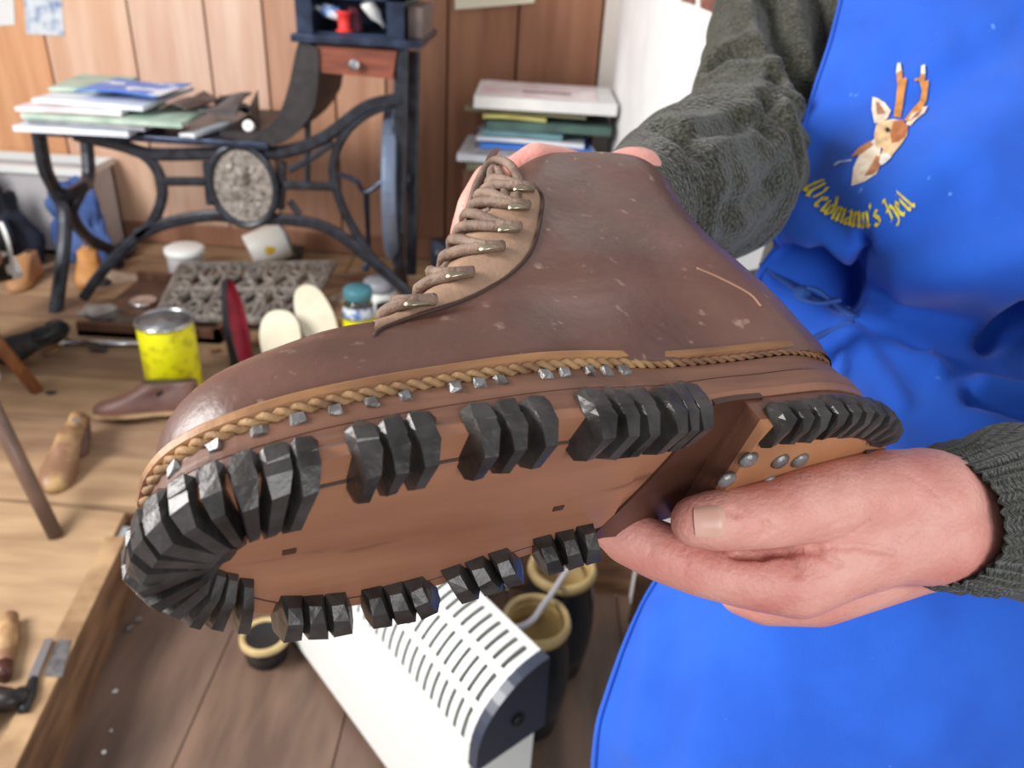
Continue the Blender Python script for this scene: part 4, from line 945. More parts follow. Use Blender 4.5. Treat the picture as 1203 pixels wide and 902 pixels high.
# scraps lying about under the stand
M_SCR = [mat('scrap_%d' % i, a, b, rough=0.7, scale=14) for i, (a, b) in enumerate([((92, 74, 64), (60, 48, 42)), ((196, 176, 156), (170, 148, 128)), ((62, 54, 52), (40, 36, 36)), ((150, 112, 80), (116, 84, 58)), ((150, 142, 136), (112, 104, 100))])]
random.seed(11)
SCR = [(150, 328, .10, 1, 'pale leather scrap under the stand behind the dark tray'), (268, 396, .045, 1, 'pale wood scrap just right of the yellow can'), (300, 404, .04, 3, 'tan leather scrap in front of the black shoe with red lining'), (116, 412, .035, 2, 'black scrap at the near left corner of the tray'),
       (250, 412, .03, 3, 'small tan chip between yellow can and black shoe'), (58, 412, .05, 3, 'orange-brown wood scrap by the foot of the stand'), (60, 462, .018, 2, 'tiny black chip beside the stool leg tip'), (190, 446, .03, 4, 'grey scrap at the left of the yellow can base'),
       (330, 344, .07, 0, 'brown leather scrap at the far right edge of the treadle'), (410, 350, .08, 1, 'pale strip of leather behind the teal-capped bottle'), (330, 300, .12, 2, 'dark leather pile behind the treadle beside the tipped can'), (150, 300, .09, 2, 'dark leather scrap at the wall behind the curved front leg')]
for x, y, s, k, lab in SCR:
    c = onz(x, y, 0.001)
    single('scrap', hull([c + np.array([s * r_ * math.cos(a), s * r_ * .7 * math.sin(a), h]) for a, r_, h in [(random.uniform(0, 6.28), random.uniform(.6, 1.05), random.choice((0, .3 * s))) for _ in range(14)]]), M_SCR[k], lab, 'scrap')
# items resting in the tray
for x, y, s, k, lab in ((118, 372, .05, 4, 'grey rag lump in the dark tray, left part'), (150, 382, .04, 0, 'brown leather lump in the dark tray, front middle')):
    c = onz(x, y, 0.022); single('rag', lump((c[0], c[1], 0.022 + s * .4), (s * 1.3, s, s * .5), 20, 14, .6, x, 0.0205), M_SCR[k], lab, 'rag', True)
# ------------------------------------------------------------------ stool, only its splayed legs reach into view
fA, fB = onz(45, 460, 0.0), onz(66, 630, 0.0)
tA, tB = onz(-14, 390, 0.19), onz(-8, 480, 0.26)
def ext(f, t, z): return f + (t - f) * (z / t[2])
sA, sB = ext(fA, tA, 0.45), ext(fB, tB, 0.45); sc_ = (sA + sB) / 2 + np.array([-0.16, -0.02, 0])
sto = thing('stool', 'wooden stool with splayed round legs at the left edge of the room', 'stool', (sc_[0], sc_[1], 0))
part(sto, 'leg', tube([fA, ext(fA, tA, 0.45)], [0.018, 0.024], 14), M_STOOL, True)
part(sto, 'leg', tube([fB, ext(fB, tB, 0.45)], [0.017, 0.021], 14), mat('dark_stool_leg', (118, 92, 78), (88, 68, 58), rough=0.35, scale=9), True, label='darker greyish leg')
for f in (2 * sc_ - fA, 2 * sc_ - fB):
    f = np.array([f[0], f[1], 0]); t_ = np.array([sc_[0] * .6 + f[0] * .4, sc_[1] * .6 + f[1] * .4, 0.45]); part(sto, 'leg', tube([f, t_], [0.018, 0.024], 14), M_STOOL, True)
part(sto, 'seat', lathe([(0.001, 0.44), (0.30, 0.44), (0.315, 0.455), (0.31, 0.475), (0.001, 0.48)], 40, (sc_[0], sc_[1], 0), False), M_STOOL, True)

# ------------------------------------------------------------------ tools on the podium at the lower left
def flat_on(px, py, h=0.0): return onz(px, py, h)
a, b = flat_on(-20, 835, 0.025), flat_on(20, 832, 0.025)
hm = thing('hammer', 'dark iron hammer head with handle lying on the podium edge', 'hammer', onz(10, 835, 0.0))
part(hm, 'head', merge(tube([flat_on(-22, 818, 0.024), flat_on(14, 822, 0.024), flat_on(30, 812, 0.022)], [0.024, 0.022, 0.013], 14, 8)), mat('dark_tool_iron', (52, 48, 48), (34, 32, 32), rough=0.35, metal=0.5, scale=30), True)
part(hm, 'handle', tube([flat_on(2, 818, 0.02), flat_on(-60, 900, 0.018)], [0.014, 0.017], 10), M_STOOL, True)
fi = thing('file', 'steel file with black grip lying by the worn podium edge', 'file', onz(45, 790, 0.0))
part(fi, 'blade', sweep([flat_on(58, 752, 0.012), flat_on(38, 800, 0.012)], rect(0.005, 0.008), ref=(0, 0, 1)), M_STEEL)
part(fi, 'handle', tube([flat_on(40, 797, 0.012), flat_on(34, 815, 0.013), flat_on(27, 836, 0.012)], [0.008, 0.013, 0.009], 12, 10), M_BLACK, True)
kn = thing('awl', 'pale wooden tool handle with dark end lying beside the hammer', 'tool', onz(8, 760, 0.0))
part(kn, 'handle', tube([flat_on(12, 724, 0.016), flat_on(8, 750, 0.018), flat_on(5, 782, 0.016)], [0.016, 0.02, 0.015], 14, 12), M_OLDW, True)
part(kn, 'ferrule', tube([flat_on(5, 780, 0.016), flat_on(3, 796, 0.016)], [0.0165, 0.014], 14), mat('dark_red_ferrule', (70, 34, 30), rough=0.4), True)
single('tin_patch', prism([flat_on(84, 752, 0.0065), flat_on(68, 752, 0.0065), flat_on(52, 794, 0.0065), flat_on(73, 796, 0.0065)], (0, 0, 0.0015)), M_DULLST, 'grey tin patch nailed on the worn podium edge', 'patch')
random.seed(21)
for i, (x, y, s) in enumerate(((152, 738, .012), (163, 730, .010), (136, 812, .006), (130, 858, .005), (122, 884, .005))):
    c = onz(x, y, -0.159)
    single('offcut', hull([c + np.array([random.uniform(-s, s), random.uniform(-s, s), random.uniform(0, s * .8)]) for _ in range(9)]), M_DULLST if i < 2 else M_PAPER,
           ('larger grey offcut at the corner below the podium', 'smaller grey offcut next to the larger one at the podium corner', 'tiny pale chip on the lower floor along the podium, farthest', 'tiny pale chip on the lower floor along the podium, middle', 'tiny pale chip on the lower floor along the podium, nearest')[i], 'offcut')

# ------------------------------------------------------------------ heater
HP = np.array([-0.030, 0.795, -0.16]); hd = np.array([-0.655, 0.756, 0]); hd /= np.linalg.norm(hd); hn = np.array([hd[1], -hd[0], 0]); hn = hn if hn[0] > 0 else -hn
HL = 0.72; HW = 0.135
prof = [(0.0, 0.03), (0.0, 0.36)] + [(HW * (1 - math.cos(t)) , 0.36 + 0.13 * math.sin(t)) for t in np.linspace(0.12, math.pi / 2 * .98, 8)] + [(HW, 0.03)]
def hp(n, z, l): return HP + hn * n + hd * l + np.array([0, 0, z])
he = thing('electric_heater', 'white electric convector heater with slotted top and dark end cap', 'heater', HP + hn * HW / 2 + hd * HL / 2)
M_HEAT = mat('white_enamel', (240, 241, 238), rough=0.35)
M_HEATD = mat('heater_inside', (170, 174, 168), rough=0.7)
M_ENDC = mat('dark_end_cap', (56, 62, 78), rough=0.35)
part(he, 'body', loft([[hp(n, z, l) for n, z in ((0, 0.03), (0, 0.365), (HW, 0.365), (HW, 0.03))] for l in (0.0, HL)]), M_HEAT)
arc = [(0.0, 0.36)] + [(HW * (1 - math.cos(t)), 0.36 + 0.13 * math.sin(t)) for t in np.linspace(0.1, math.pi / 2, 12)]
for l0, l1 in ((-0.02, 0.0), (HL, HL + 0.02)):
    part(he, 'end_cap', loft([[hp(n, z, l) for n, z in [(-0.003, 0.335)] + [(n - 0.002, z + 0.005) for n, z in arc] + [(HW + 0.003, 0.335)]] for l in (l0, l1)]), M_ENDC)
c = hp(HW * .55, 0.40, -0.022); part(he, 'dial', xf(lathe([(0.010, -0.002), (0.012, 0.004), (0.008, 0.006)], 16), basis(hn, -hd), c), M_BLACK, True)
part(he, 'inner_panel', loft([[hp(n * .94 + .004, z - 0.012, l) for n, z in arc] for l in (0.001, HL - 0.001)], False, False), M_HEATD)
al = np.concatenate([[0], np.cumsum([math.hypot(arc[i + 1][0] - arc[i][0], arc[i + 1][1] - arc[i][1]) for i in range(len(arc) - 1)])])
def arcp(s):
    s = s * al[-1]; return float(np.interp(s, al, [p[0] for p in arc])), float(np.interp(s, al, [p[1] for p in arc]))
def strip(s0, s1, l0, l1, th=0.003, k=5):
    R = []
    for q in range(k):
        n, z = arcp(s0 + (s1 - s0) * q / (k - 1)); n2, z2_ = n + 0.5 * th, z - th
        R.append([hp(n, z, l0), hp(n, z, l1), hp(n2, z2_, l1), hp(n2, z2_, l0)])
    return loft(R)
gr = part(he, 'grille', merge(strip(0, 0.06, 0, HL), strip(0.33, 0.39, 0, HL), strip(0.63, 0.69, 0, HL), strip(0.93, 1.0, 0, HL), strip(0, 1, 0, 0.018), strip(0, 1, HL - 0.018, HL)), M_HEAT)
NS = 32; dl = (HL - 0.036) / NS
slat_src = {}
for row, (s0, s1) in enumerate(((0.055, 0.335), (0.385, 0.635), (0.685, 0.935))):
    src = None
    for i in range(NS):
        l0 = 0.018 + dl * i
        if src is None:
            src = part(gr, 'slat', strip(s0, s1, l0 + dl * .42, l0 + dl), M_HEAT)
        else:
            o = src.copy(); COL.objects.link(o); o.parent = gr; o.location = Vector(hd * dl * i)
for n, l in ((0.02, 0.05), (HW - 0.02, 0.05), (0.02, HL - 0.05), (HW - 0.02, HL - 0.05)):
    part(he, 'foot', lathe([(0.016, 0), (0.018, 0.004), (0.014, 0.032)], 14, hp(n, 0.0, l)), M_BLACK)
ks = [hp(HW + 0.009, 0.28, 0.30), onz(608, 737, 0.18), onz(640, 708, 0.16), onz(662, 676, 0.14), onz(685, 645, 0.10), onz(705, 615, 0.03), onz(722, 590, 0.006), onz(760, 560, 0.006)]
tag(part(None, 'power_cord', tube(ks, 0.006, 8, 60), mat('grey_cord', (196, 194, 200), rough=0.5), True), 'pale grey power cord running from the heater up to the raised floor', 'cord')

# ------------------------------------------------------------------ dark pots behind the heater
def pot(label, c, r, h, grp='dark pots behind the heater'):
    t = thing('pot', label, 'pot', c, grp)
    part(t, 'body', lathe([(0.001, 0), (r * .7, 0), (r * .95, 0.01), (r * 1.12, h * .35), (r * 1.15, h * .55), (r * 1.08, h * .8), (r * .98, h * .92), (r * 1.0, h)], 36, c, False), M_POT, True)
    part(t, 'rim', lathe([(r * .82, h + .001), (r * 1.0, h + .001), (r * 1.06, h + .012), (r * 1.0, h + .026), (r * .86, h + .024), (r * .82, h + .004)], 36, c, False), M_TAPE, True)
    part(t, 'inside', lathe([(r * .84, h + .02), (r * .82, h * .82 + .02), (r * .3, h * .8 + .02), (0.001, h * .8 + .02)], 36, c, False), mat('pot_glaze', (176, 150, 92), (150, 122, 70), rough=0.6, scale=14), True)
    return t
def potc(px, py, z, h): q = onz(px, py, z); return np.array([q[0], q[1], -0.16])
pot('dark glossy pot with tan rim right behind the heater, nearer of two', potc(630, 725, 0.14, .28), 0.066, 0.274)
pot('dark glossy pot with tan rim behind its twin, under the pale cord', potc(661, 663, 0.14, .28), 0.070, 0.274)
c = onz(314, 770, -0.16)
ct = thing('cup', 'low dark cup with thick tan rim standing left of the heater', 'cup', c)
c = np.array([c[0], c[1], -0.16])
part(ct, 'body', lathe([(0.038, 0), (0.046, 0.004), (0.05, 0.05), (0.05, 0.062)], 32, c), M_POT, True)
part(ct, 'rim', lathe([(0.042, 0.055), (0.042, 0.066), (0.048, 0.07), (0.055, 0.066), (0.055, 0.055)], 32, c, False), M_TAPE, True)
part(ct, 'inside', lathe([(0.042, 0.064), (0.040, 0.063), (0.001, 0.0625)], 32, c, False), M_BLACK, True)
# ------------------------------------------------------------------ the man holding the boot
M_SKIN = mat('skin', (226, 166, 152), (202, 120, 110), rough=0.48, scale=34, detail=5, bump=0.35, bscale=420, sss=0.12, mixpow=(0.3, 0.75))
M_NAIL = mat('nail', (228, 184, 164), (214, 164, 146), rough=0.35, scale=60)
M_HAIR = mat('grey_hair', (120, 114, 106), (80, 76, 70), rough=0.7, scale=60, stretch=(1, 1, 0.3))
M_TROU = mat('dark_trousers', (60, 62, 70), (44, 46, 54), rough=0.9, scale=20)
def knit(name, rib, ribw=0.7):
    m = D.materials.new(name); m.use_nodes = True; nt = m.node_tree; b = nt.nodes['Principled BSDF']; b.inputs['Roughness'].default_value = 0.95
    b.inputs['Sheen Weight'].default_value = 0.25; b.inputs['Specular IOR Level'].default_value = 0.15
    uv = nt.nodes.new('ShaderNodeTexCoord'); sp = nt.nodes.new('ShaderNodeSeparateXYZ'); nt.links.new(uv.outputs['UV'], sp.inputs[0])
    def math_(op, a, v=None, c=None):
        n = nt.nodes.new('ShaderNodeMath'); n.operation = op
        nt.links.new(a, n.inputs[0])
        if c is not None: nt.links.new(c, n.inputs[1])
        elif v is not None: n.inputs[1].default_value = v
        return n.outputs[0]
    su = math_('SINE', math_('MULTIPLY', sp.outputs[0], 2 * math.pi * rib))            # ribs run along the sleeve
    sv = math_('SINE', math_('MULTIPLY', sp.outputs[1], 2 * math.pi * rib * 1.6))
    nz = nt.nodes.new('ShaderNodeTexNoise'); nz.inputs['Scale'].default_value = 420; nz.inputs['Detail'].default_value = 3; nt.links.new(uv.outputs['Object'], nz.inputs['Vector'])
    h = math_('ADD', math_('MULTIPLY', su, ribw), c=math_('ADD', math_('MULTIPLY', sv, 0.10), c=math_('MULTIPLY', nz.outputs['Fac'], 2.2)))
    bp = nt.nodes.new('ShaderNodeBump'); bp.inputs['Strength'].default_value = 0.9; bp.inputs['Distance'].default_value = 0.0016
    nt.links.new(h, bp.inputs['Height']); nt.links.new(bp.outputs[0], b.inputs['Normal'])
    r = nt.nodes.new('ShaderNodeValToRGB'); r.color_ramp.elements[0].color = lin((34, 34, 27)); r.color_ramp.elements[1].color = lin((80, 78, 66)); r.color_ramp.elements[0].position = 0.38; r.color_ramp.elements[1].position = 0.66
    nt.links.new(nz.outputs['Fac'], r.inputs[0]); nt.links.new(r.outputs[0], b.inputs['Base Color']); return m
M_KNIT = knit('olive_knit', 42); M_KNITB = knit('olive_knit_body', 60, 0.3); M_KNITP = knit('olive_knit_plain', 44, 0.16)
TC = np.array([0.455, 0.90, 0.0]); FD = np.array([-0.5, -0.866, 0]); RD = np.array([-0.866, 0.5, 0])       # torso centre, facing, his right
def tw(r, f, z): return TC + RD * r + FD * f + np.array([0, 0, z])
man = thing('person', 'person in blue apron and dark olive knitted sweater holding up the brown boot', 'person', (TC[0], TC[1], -0.16))

# hands: overlapping tapered solids fused into one skin
def chain(pts): return [capsule(pts[i][0], pts[i][1], pts[i + 1][0], pts[i + 1][1]) for i in range(len(pts) - 1)]
def A(px, py, d, r): return (at(px, py, d), r * MM)
def Bp(x, y_, z, r): return (bw(np.array([x, y_, z]) * MM), r * MM)
wr = A(1150, 612, .385, 27)
LH = chain([A(1260, 606, .455, 31), A(1200, 606, .415, 30), wr])
LH += chain([wr, A(1095, 618, .362, 27), A(1040, 628, .357, 23), A(985, 655, .352, 19), A(938, 684, .348, 16)])
LH += chain([wr, A(1085, 590, .358, 25), A(1035, 580, .352, 20), A(990, 585, .344, 17.5), A(945, 594, .337, 16.2), A(905, 604, .331, 14.2), A(868, 609, .328, 13.2), A(838, 611, .326, 12.6), A(818, 612, .325, 10.8)])
LH += chain([A(1020, 610, .355, 20), A(985, 632, .350, 17), A(950, 655, .348, 15)])
LH += chain([A(938, 684, .348, 16), A(880, 678, .346, 14), A(822, 667, .345, 12.4), A(775, 647, .347, 13.2), A(738, 631, .349, 12.2), A(711, 619, .350, 8.4)])
LH += chain([wr, A(1060, 655, .378, 19), A(960, 697, .372, 15.5), A(900, 702, .374, 13.0), A(872, 694, .387, 12)])
LH += chain([A(872, 694, .387, 12), Bp(58, -60, 42, 10.5), Bp(60, -50, 62, 8.5)])
LH += chain([wr, A(1050, 640, .395, 19), A(985, 670, .398, 15), Bp(30, -64, 40, 12), Bp(38, -56, 60, 10.5), Bp(40, -48, 76, 8.5)])
LH += chain([wr, A(1060, 620, .405, 18), Bp(8, -60, 44, 12), Bp(14, -54, 66, 10), Bp(18, -47, 82, 8)])
lh = remesh(merge(*LH), 0.0016, 14, 0.5)
def creases(m, lines, depth, rad):
    V = np.array(m[0]); N = normals(*m)
    for ln in lines:
        P = catmull(ln, 30); d = np.linalg.norm(V[:, None, :] - P[None], axis=2).min(1)
        V -= N * (np.exp(-(d / rad) ** 2) * depth)[:, None]
    return list(V), m[1]
lb = bvh(lh)
def onskin(px, py, tree):
    h = tree.ray_cast(Vector(EYEP), Vector(ray(px, py)).normalized()); return None if h[0] is None else (np.array(h[0]), np.array(h[1]))
def line(px, tree): return [q[0] for q in (onskin(a, b, tree) for a, b in px) if q is not None]
lns = [line(l, lb) for l in (((868, 650), (905, 648), (940, 645), (975, 645), (1010, 642)), ((945, 645), (965, 652), (985, 662)), ((920, 648), (930, 660), (936, 676)), ((890, 650), (896, 656)), ((975, 640), (1000, 628), (1022, 612)),
      ((898, 612), (904, 620), (896, 630)), ((1000, 640), (1030, 646), (1050, 650)), ((860, 600), (866, 606)))]
lh = creases(lh, [l for l in lns if len(l) > 1], 0.0015, 0.0012)
web = [line(l, lb) for l in (((862, 651), (890, 652), (915, 648), (940, 646), (962, 645)),)]
lh = creases(lh, [l for l in web if len(l) > 1], 0.0024, 0.0022)
fine = [line(l, lb) for l in (((985, 600), (1010, 590)), ((960, 625), (990, 612), (1005, 606)), ((965, 632), (1000, 622), (1030, 618)), ((970, 640), (1010, 640), (1040, 642)), ((1085, 570), (1105, 585), (1115, 600)), ((1060, 555), (1080, 565)), ((925, 575), (930, 590), (928, 604)), ((760, 625), (765, 640), (762, 655)), ((800, 640), (806, 660), (802, 680)))]
lh = creases(lh, [l for l in fine if len(l) > 1], 0.0006, 0.0010)
# his right hand behind the boot's collar
w2 = A(785, 226, .54, 28)
RH = chain([A(850, 205, .66, 28), w2, A(742, 226, .500, 28), A(700, 232, .485, 22), A(660, 225, .478, 17)])
RH += chain([A(735, 226, .49, 21), A(690, 214, .478, 16), A(655, 199, .47, 13.5), A(630, 195, .464, 13.5), A(608, 204, .460, 11)])
RH += chain([A(660, 225, .478, 17), A(612, 208, .478, 11), A(574, 212, .470, 10), A(557, 242, .462, 10), A(546, 276, .455, 9)])
for k, (x, z) in enumerate(((98, 150), (78, 132), (58, 116))):
    RH += chain([A(690, 232, .485 + .006 * k, 18), Bp(x - 6, -66, z + 14, 12), Bp(x + 14, -58, z - 4, 10.5), Bp(x + 32, -50, z - 14, 9)])
rh = remesh(merge(*RH), 0.0018, 14, 0.5)
# trunk, head, legs and arms of the same body
NK = tw(0.0, 0.0, 1.46); HC = tw(0, 0.045, 1.60)
EL = np.array([0.50, 0.56, 1.12]); WL = wr[0]; SHL = tw(-0.19, 0.0, 1.39); SHR = tw(0.185, 0.02, 1.38)
ER = at(866, 188, 0.78); WR = w2[0]
BD = []
for r_, f_, z, q in ((0, 0, 0.80, .145), (0, 0, 0.95, .135), (0, -0.005, 1.10, .13), (0, 0, 1.25, .135), (0, 0, 1.34, .11)):
    for s in (-1, 1): BD += [capsule(tw(s * .035, f_, z), q * .74, tw(s * .04, f_, z + .05), q * .72)]
BD += chain([(tw(0, 0, .80), .125), (tw(0, 0, 1.0), .12), (tw(0, 0, 1.30), .115), (tw(0, .0, 1.40), .075), (NK, .058), (tw(0, .035, 1.56), .058)])
BD += chain([(tw(-.15, 0, 1.375), .04), (tw(.15, 0, 1.375), .04)])
BD += chain([(SHL, .042), (EL, .04), (at(1300, 585, .49), .03), (WL, .024)]); BD += chain([(SHR, .042), (at(935, -120, .93), .035), (at(908, 0, .88), .028), (ER, .026), (at(836, 208, .62), .026), (WR, .026)])
for s in (-1, 1): BD += chain([(tw(s * .09, 0, .80), .095), (tw(s * .10, .02, .36), .062), (tw(s * .10, .0, -.07), .045)])
# head: skull, jaw, nose, ears, brow, lips
BD += [capsule(tw(0, .02, 1.655), .086, tw(0, .05, 1.65), .082), capsule(tw(0, .075, 1.585), .055, tw(0, .06, 1.625), .066), capsule(tw(0, .105, 1.555), .026, tw(0, .095, 1.57), .035),
       capsule(tw(0, .137, 1.645), .010, tw(0, .15, 1.612), .014), capsule(tw(-.035, .118, 1.662), .012, tw(.035, .118, 1.662), .012), capsule(tw(-.02, .124, 1.578), .008, tw(.02, .124, 1.578), .008)]
for s in (-1, 1): BD += [capsule(tw(s * .082, .025, 1.60), .012, tw(s * .088, .018, 1.645), .016), capsule(tw(s * .012, .142, 1.612), .009, tw(s * .016, .136, 1.615), .008)]
body = remesh(merge(*BD), 0.0075, 5, 0.5)
part(man, 'body', merge(body, lh, rh), M_SKIN, True)
hd_ = D.objects[-1] if False else None
for s in (-1, 1):
    e = part(man, 'eye', lump(tw(s * .032, .118, 1.642), (.012, .012, .012), 16, 10, 0), mat('eye_white', (236, 232, 226), rough=0.2), True, label='eye')
    part(e, 'iris', lump(tw(s * .032, .1275, 1.642), (.0055, .0055, .0055), 12, 8, 0), mat('iris', (70, 92, 110), rough=0.2), True)
hv, hf = lump(tw(0, .012, 1.685), (.096, .098, .082), 40, 26, 0.10, 4.0, 0.0)
hv = [p if (p - tw(0, 0, 0)) @ FD < .075 else p - FD * (((p - TC) @ FD) - .075) * .8 for p in hv]
part(man, 'hair', (hv, hf), M_HAIR, True, label='short grey hair')
# thumb nail and the other visible nail
def nail(px, py, up_, side_, l, w_):
    h = onskin(px, py, lb)
    if h is None: return
    c, n = h; a = np.asarray(up_) - n * (n @ up_); a /= np.linalg.norm(a); b = np.cross(n, a); R = []
    for i in range(9):
        u = i / 8; row = []
        for j in range(9):
            q = -1 + 2 * j / 8; wv = w_ * (1 - 0.10 * u ** 2) * (1 if u > .18 else (0.75 + .25 * u / .18))
            p0 = c + a * l * (u - .5) + b * wv * q
            nn = lb.find_nearest(Vector(p0)); s_, sn = np.array(nn[0]), np.array(nn[1])
            row.append(s_ + n * (0.00045 if 0 < j < 8 and i > 0 else -0.0004) + n * 0.0006 * (1 - q * q))
        R.append(row)
    part(man, 'nail', loft(R, False, False), M_NAIL, True, label='short thumb nail')
tdir = at(815, 612, .325) - at(868, 609, .328)
nail(834, 612, tdir, None, 0.0125, 0.0085)

# clothing ----------------------------------------------------------
def sleeve(path, radii, cuff_len, folds, seed, seg=150, n=80, press=()):
    P = catmull(path, seg); rr = np.interp(np.linspace(0, 1, seg), np.linspace(0, 1, len(radii)), radii)
    T, N, B_ = frames(P); V, U = [], []
    L = np.concatenate([[0], np.cumsum(np.linalg.norm(np.diff(P, axis=0), axis=1))])
    for i in range(seg):
        for k in range(n + 1):
            a = 2 * math.pi * k / n; d = N[i] * math.cos(a) + B_[i] * math.sin(a)
            q = Vector(P[i] * 26 + d * 1.2) + Vector((seed, 0, 0)); r_ = rr[i] * (1 + 0.05 * noise.noise(q) + 0.03 * noise.noise(q * 2.3))
            for (s0, wd, am, tw_) in folds: r_ += am * math.exp(-((L[i] - s0 - tw_ * math.sin(a + s0 * 40)) / wd) ** 2)
            if L[i] < cuff_len: r_ += 0.0013 * math.sin(a * 34)
            V.append(P[i] + d * r_); U.append((k / n, L[i] / 0.25))
    Fc = [(i * (n + 1) + k, (i + 1) * (n + 1) + k, (i + 1) * (n + 1) + k + 1, i * (n + 1) + k + 1) for i in range(seg - 1) for k in range(n)]
    if press:                                                   # deep creases pressed into the cloth
        tr = bvh((V, Fc)); VA = np.array(V)
        for ln, dp, rd in press:
            q_ = [onskin(a, b, tr) for a, b in ln]; q_ = [q[0] for q in q_ if q is not None]
            if len(q_) < 2: continue
            C_ = catmull(q_, 24); dd = np.linalg.norm(VA[:, None, :] - C_[None], axis=2).min(1)
            for i_ in np.nonzero(dd < rd * 3)[0]:
                to = P[i_ // (n + 1)] - VA[i_]; to /= max(np.linalg.norm(to), 1e-6); VA[i_] = VA[i_] + to * dp * (math.exp(-(dd[i_] / rd) ** 2) - .35 * math.exp(-((dd[i_] - rd * 1.7) / rd) ** 2))
        V = list(VA)
    # turned-in cuff edge
    b0_ = len(V)
    for k in range(n + 1): V.append(P[0] + (V[k] - P[0]) * 0.88 + T[0] * 0.012); U.append((k / n, 0))
    Fc += [(k, k + 1, b0_ + k + 1, b0_ + k) for k in range(n)]
    return V, Fc, U
v, f, u = sleeve([at(1098, 612, .354), at(1130, 609, .374), at(1203, 599, .425), at(1300, 585, .49), EL, (EL * .5 + SHL * .5), SHL, tw(-.13, 0, 1.375)],
                 [.0285, .0345, .0435, .0485, .056, .062, .066, .066], 0.05, ((.10, .02, .004, .01), (.17, .02, .005, .012), (.26, .03, .006, .02)), 2.0)
part(man, 'sleeve', (v, f), M_KNIT, True, uv=u, label='left sleeve with ribbed cuff')
v, f, u = sleeve([at(728, 250, .497), at(782, 230, .55), at(825, 213, .61), at(850, 204, .69), ER, at(896, 90, .84), at(912, 0, .88), at(935, -120, .93), SHR, tw(.13, 0, 1.375)],
                 [.036, .044, .055, .062, .066, .067, .066, .068, .066, .066], 0.0, ((.06, .012, .006, .014), (.10, .014, .006, .02), (.15, .012, .009, .02), (.185, .010, -.010, .012), (.215, .016, .010, .02), (.27, .014, .007, .016), (.33, .02, .006, .02)), 8.0, 240, 110, [(((905, 0), (918, 50), (940, 110), (952, 160)), .022, .012), (((838, 78), (862, 62), (892, 66), (908, 90), (900, 118)), .014, .008), (((800, 170), (835, 150), (870, 146)), .007, .008), (((775, 150), (800, 165), (815, 185)), .005, .007), (((895, 150), (915, 120), (925, 90)), .012, .009), (((850, 250), (880, 240), (905, 215)), .006, .010)])
part(man, 'sleeve', (v, f), M_KNITP, True, uv=u, label='right sleeve bunched at the elbow')
rs = []
for z, a_, b_ in ((0.80, .178, .158), (0.86, .175, .155), (0.95, .165, .152), (1.08, .155, .15), (1.22, .17, .15), (1.33, .215, .14), (1.385, .225, .115), (1.425, .185, .095), (1.455, .12, .082), (1.475, .082, .076), (1.49, .070, .070)):
    rs.append([tw(a_ * math.cos(t), b_ * math.sin(t), z) for t in np.linspace(0, 2 * math.pi, 64, endpoint=False)])
uvs = [(k / 64, i * .3) for i in range(len(rs)) for k in range(64)]
part(man, 'sweater', (loft(rs, False)), M_KNITB, True, uv=uvs, label='dark olive sweater body')
part(man, 'trouser_hips', loft([[tw(a_ * math.cos(t), b_ * math.sin(t), z) for t in np.linspace(0, 2 * math.pi, 48, endpoint=False)] for z, a_, b_ in ((.66, .05, .06), (.69, .14, .11), (.76, .185, .155), (.86, .178, .156), (.93, .16, .148))]), M_TROU, True)
for s in (-1, 1):
    part(man, 'trouser_leg', tube([tw(s * .085, 0, .92), tw(s * .095, .01, .6), tw(s * .1, .02, .36), tw(s * .1, 0, -.06)], [.105, .100, .085, .072], 24, 30), M_TROU, True)
    part(man, 'shoe', xf(loft([[p + np.array([0, 0, 0.02]) for p in r] for r in shoe_rings(0.28, 0.105, 0.10)]), basis(FD, (0, 0, 1)), tw(s * .1, -.08, -.16)), M_SHOE, True)
    part(man, 'shoe_sole', xf(loft([[p * np.array([1.03, 1.06, 1]) for p in shoe_rings(0.28, 0.105, 0.10)[0]], [p * np.array([1.03, 1.06, 1]) + np.array([0, 0, .022]) for p in shoe_rings(0.28, 0.105, 0.10)[0]]]), basis(FD, (0, 0, 1)), tw(s * .1, -.08, -.16)), M_BLACK)

# apron: a cloth sheet with folds gathered at the waist
AG = [[(1012, -150, .80), (1100, -150, .735), (1220, -150, .70), (1320, -150, .70), (1410, -150, .74)],
      [(985, 0, .765), (1085, 0, .69), (1215, 0, .645), (1335, 0, .655), (1440, 0, .71)],
      [(948, 120, .735), (1055, 120, .66), (1205, 120, .615), (1345, 120, .63), (1465, 120, .70)],
      [(912, 225, .705), (1028, 230, .628), (1200, 235, .585), (1350, 235, .605), (1480, 235, .69)],
      [(905, 280, .70), (1022, 305, .625), (1195, 335, .585), (1350, 335, .605), (1485, 335, .69)],
      [(882, 340, .735), (1040, 352, .665), (1195, 392, .642), (1350, 400, .655), (1480, 400, .72)],
      [(876, 400, .715), (1015, 420, .655), (1190, 440, .620), (1350, 450, .635), (1480, 450, .71)],
      [(856, 490, .69), (985, 500, .605), (1185, 510, .578), (1350, 520, .60), (1485, 520, .69)],
      [(830, 590, .655), (945, 590, .575), (1180, 590, .545), (1350, 600, .57), (1490, 600, .67)],
      [(762, 690, .635), (895, 700, .55), (1165, 700, .525), (1345, 700, .55), (1490, 700, .65)],
      [(718, 790, .625), (865, 810, .54), (1150, 810, .51), (1335, 810, .54), (1480, 810, .64)],
      [(696, 880, .62), (850, 910, .535), (1150, 910, .505), (1320, 910, .54), (1460, 910, .64)],
      [(704, 1010, .64), (850, 1040, .56), (1150, 1040, .53), (1300, 1040, .57), (1430, 1040, .66)],
      [(722, 1180, .72), (860, 1220, .65), (1150, 1220, .62), (1280, 1220, .65), (1390, 1220, .73)]]
G3 = np.array([[at(*q) for q in row] for row in AG])
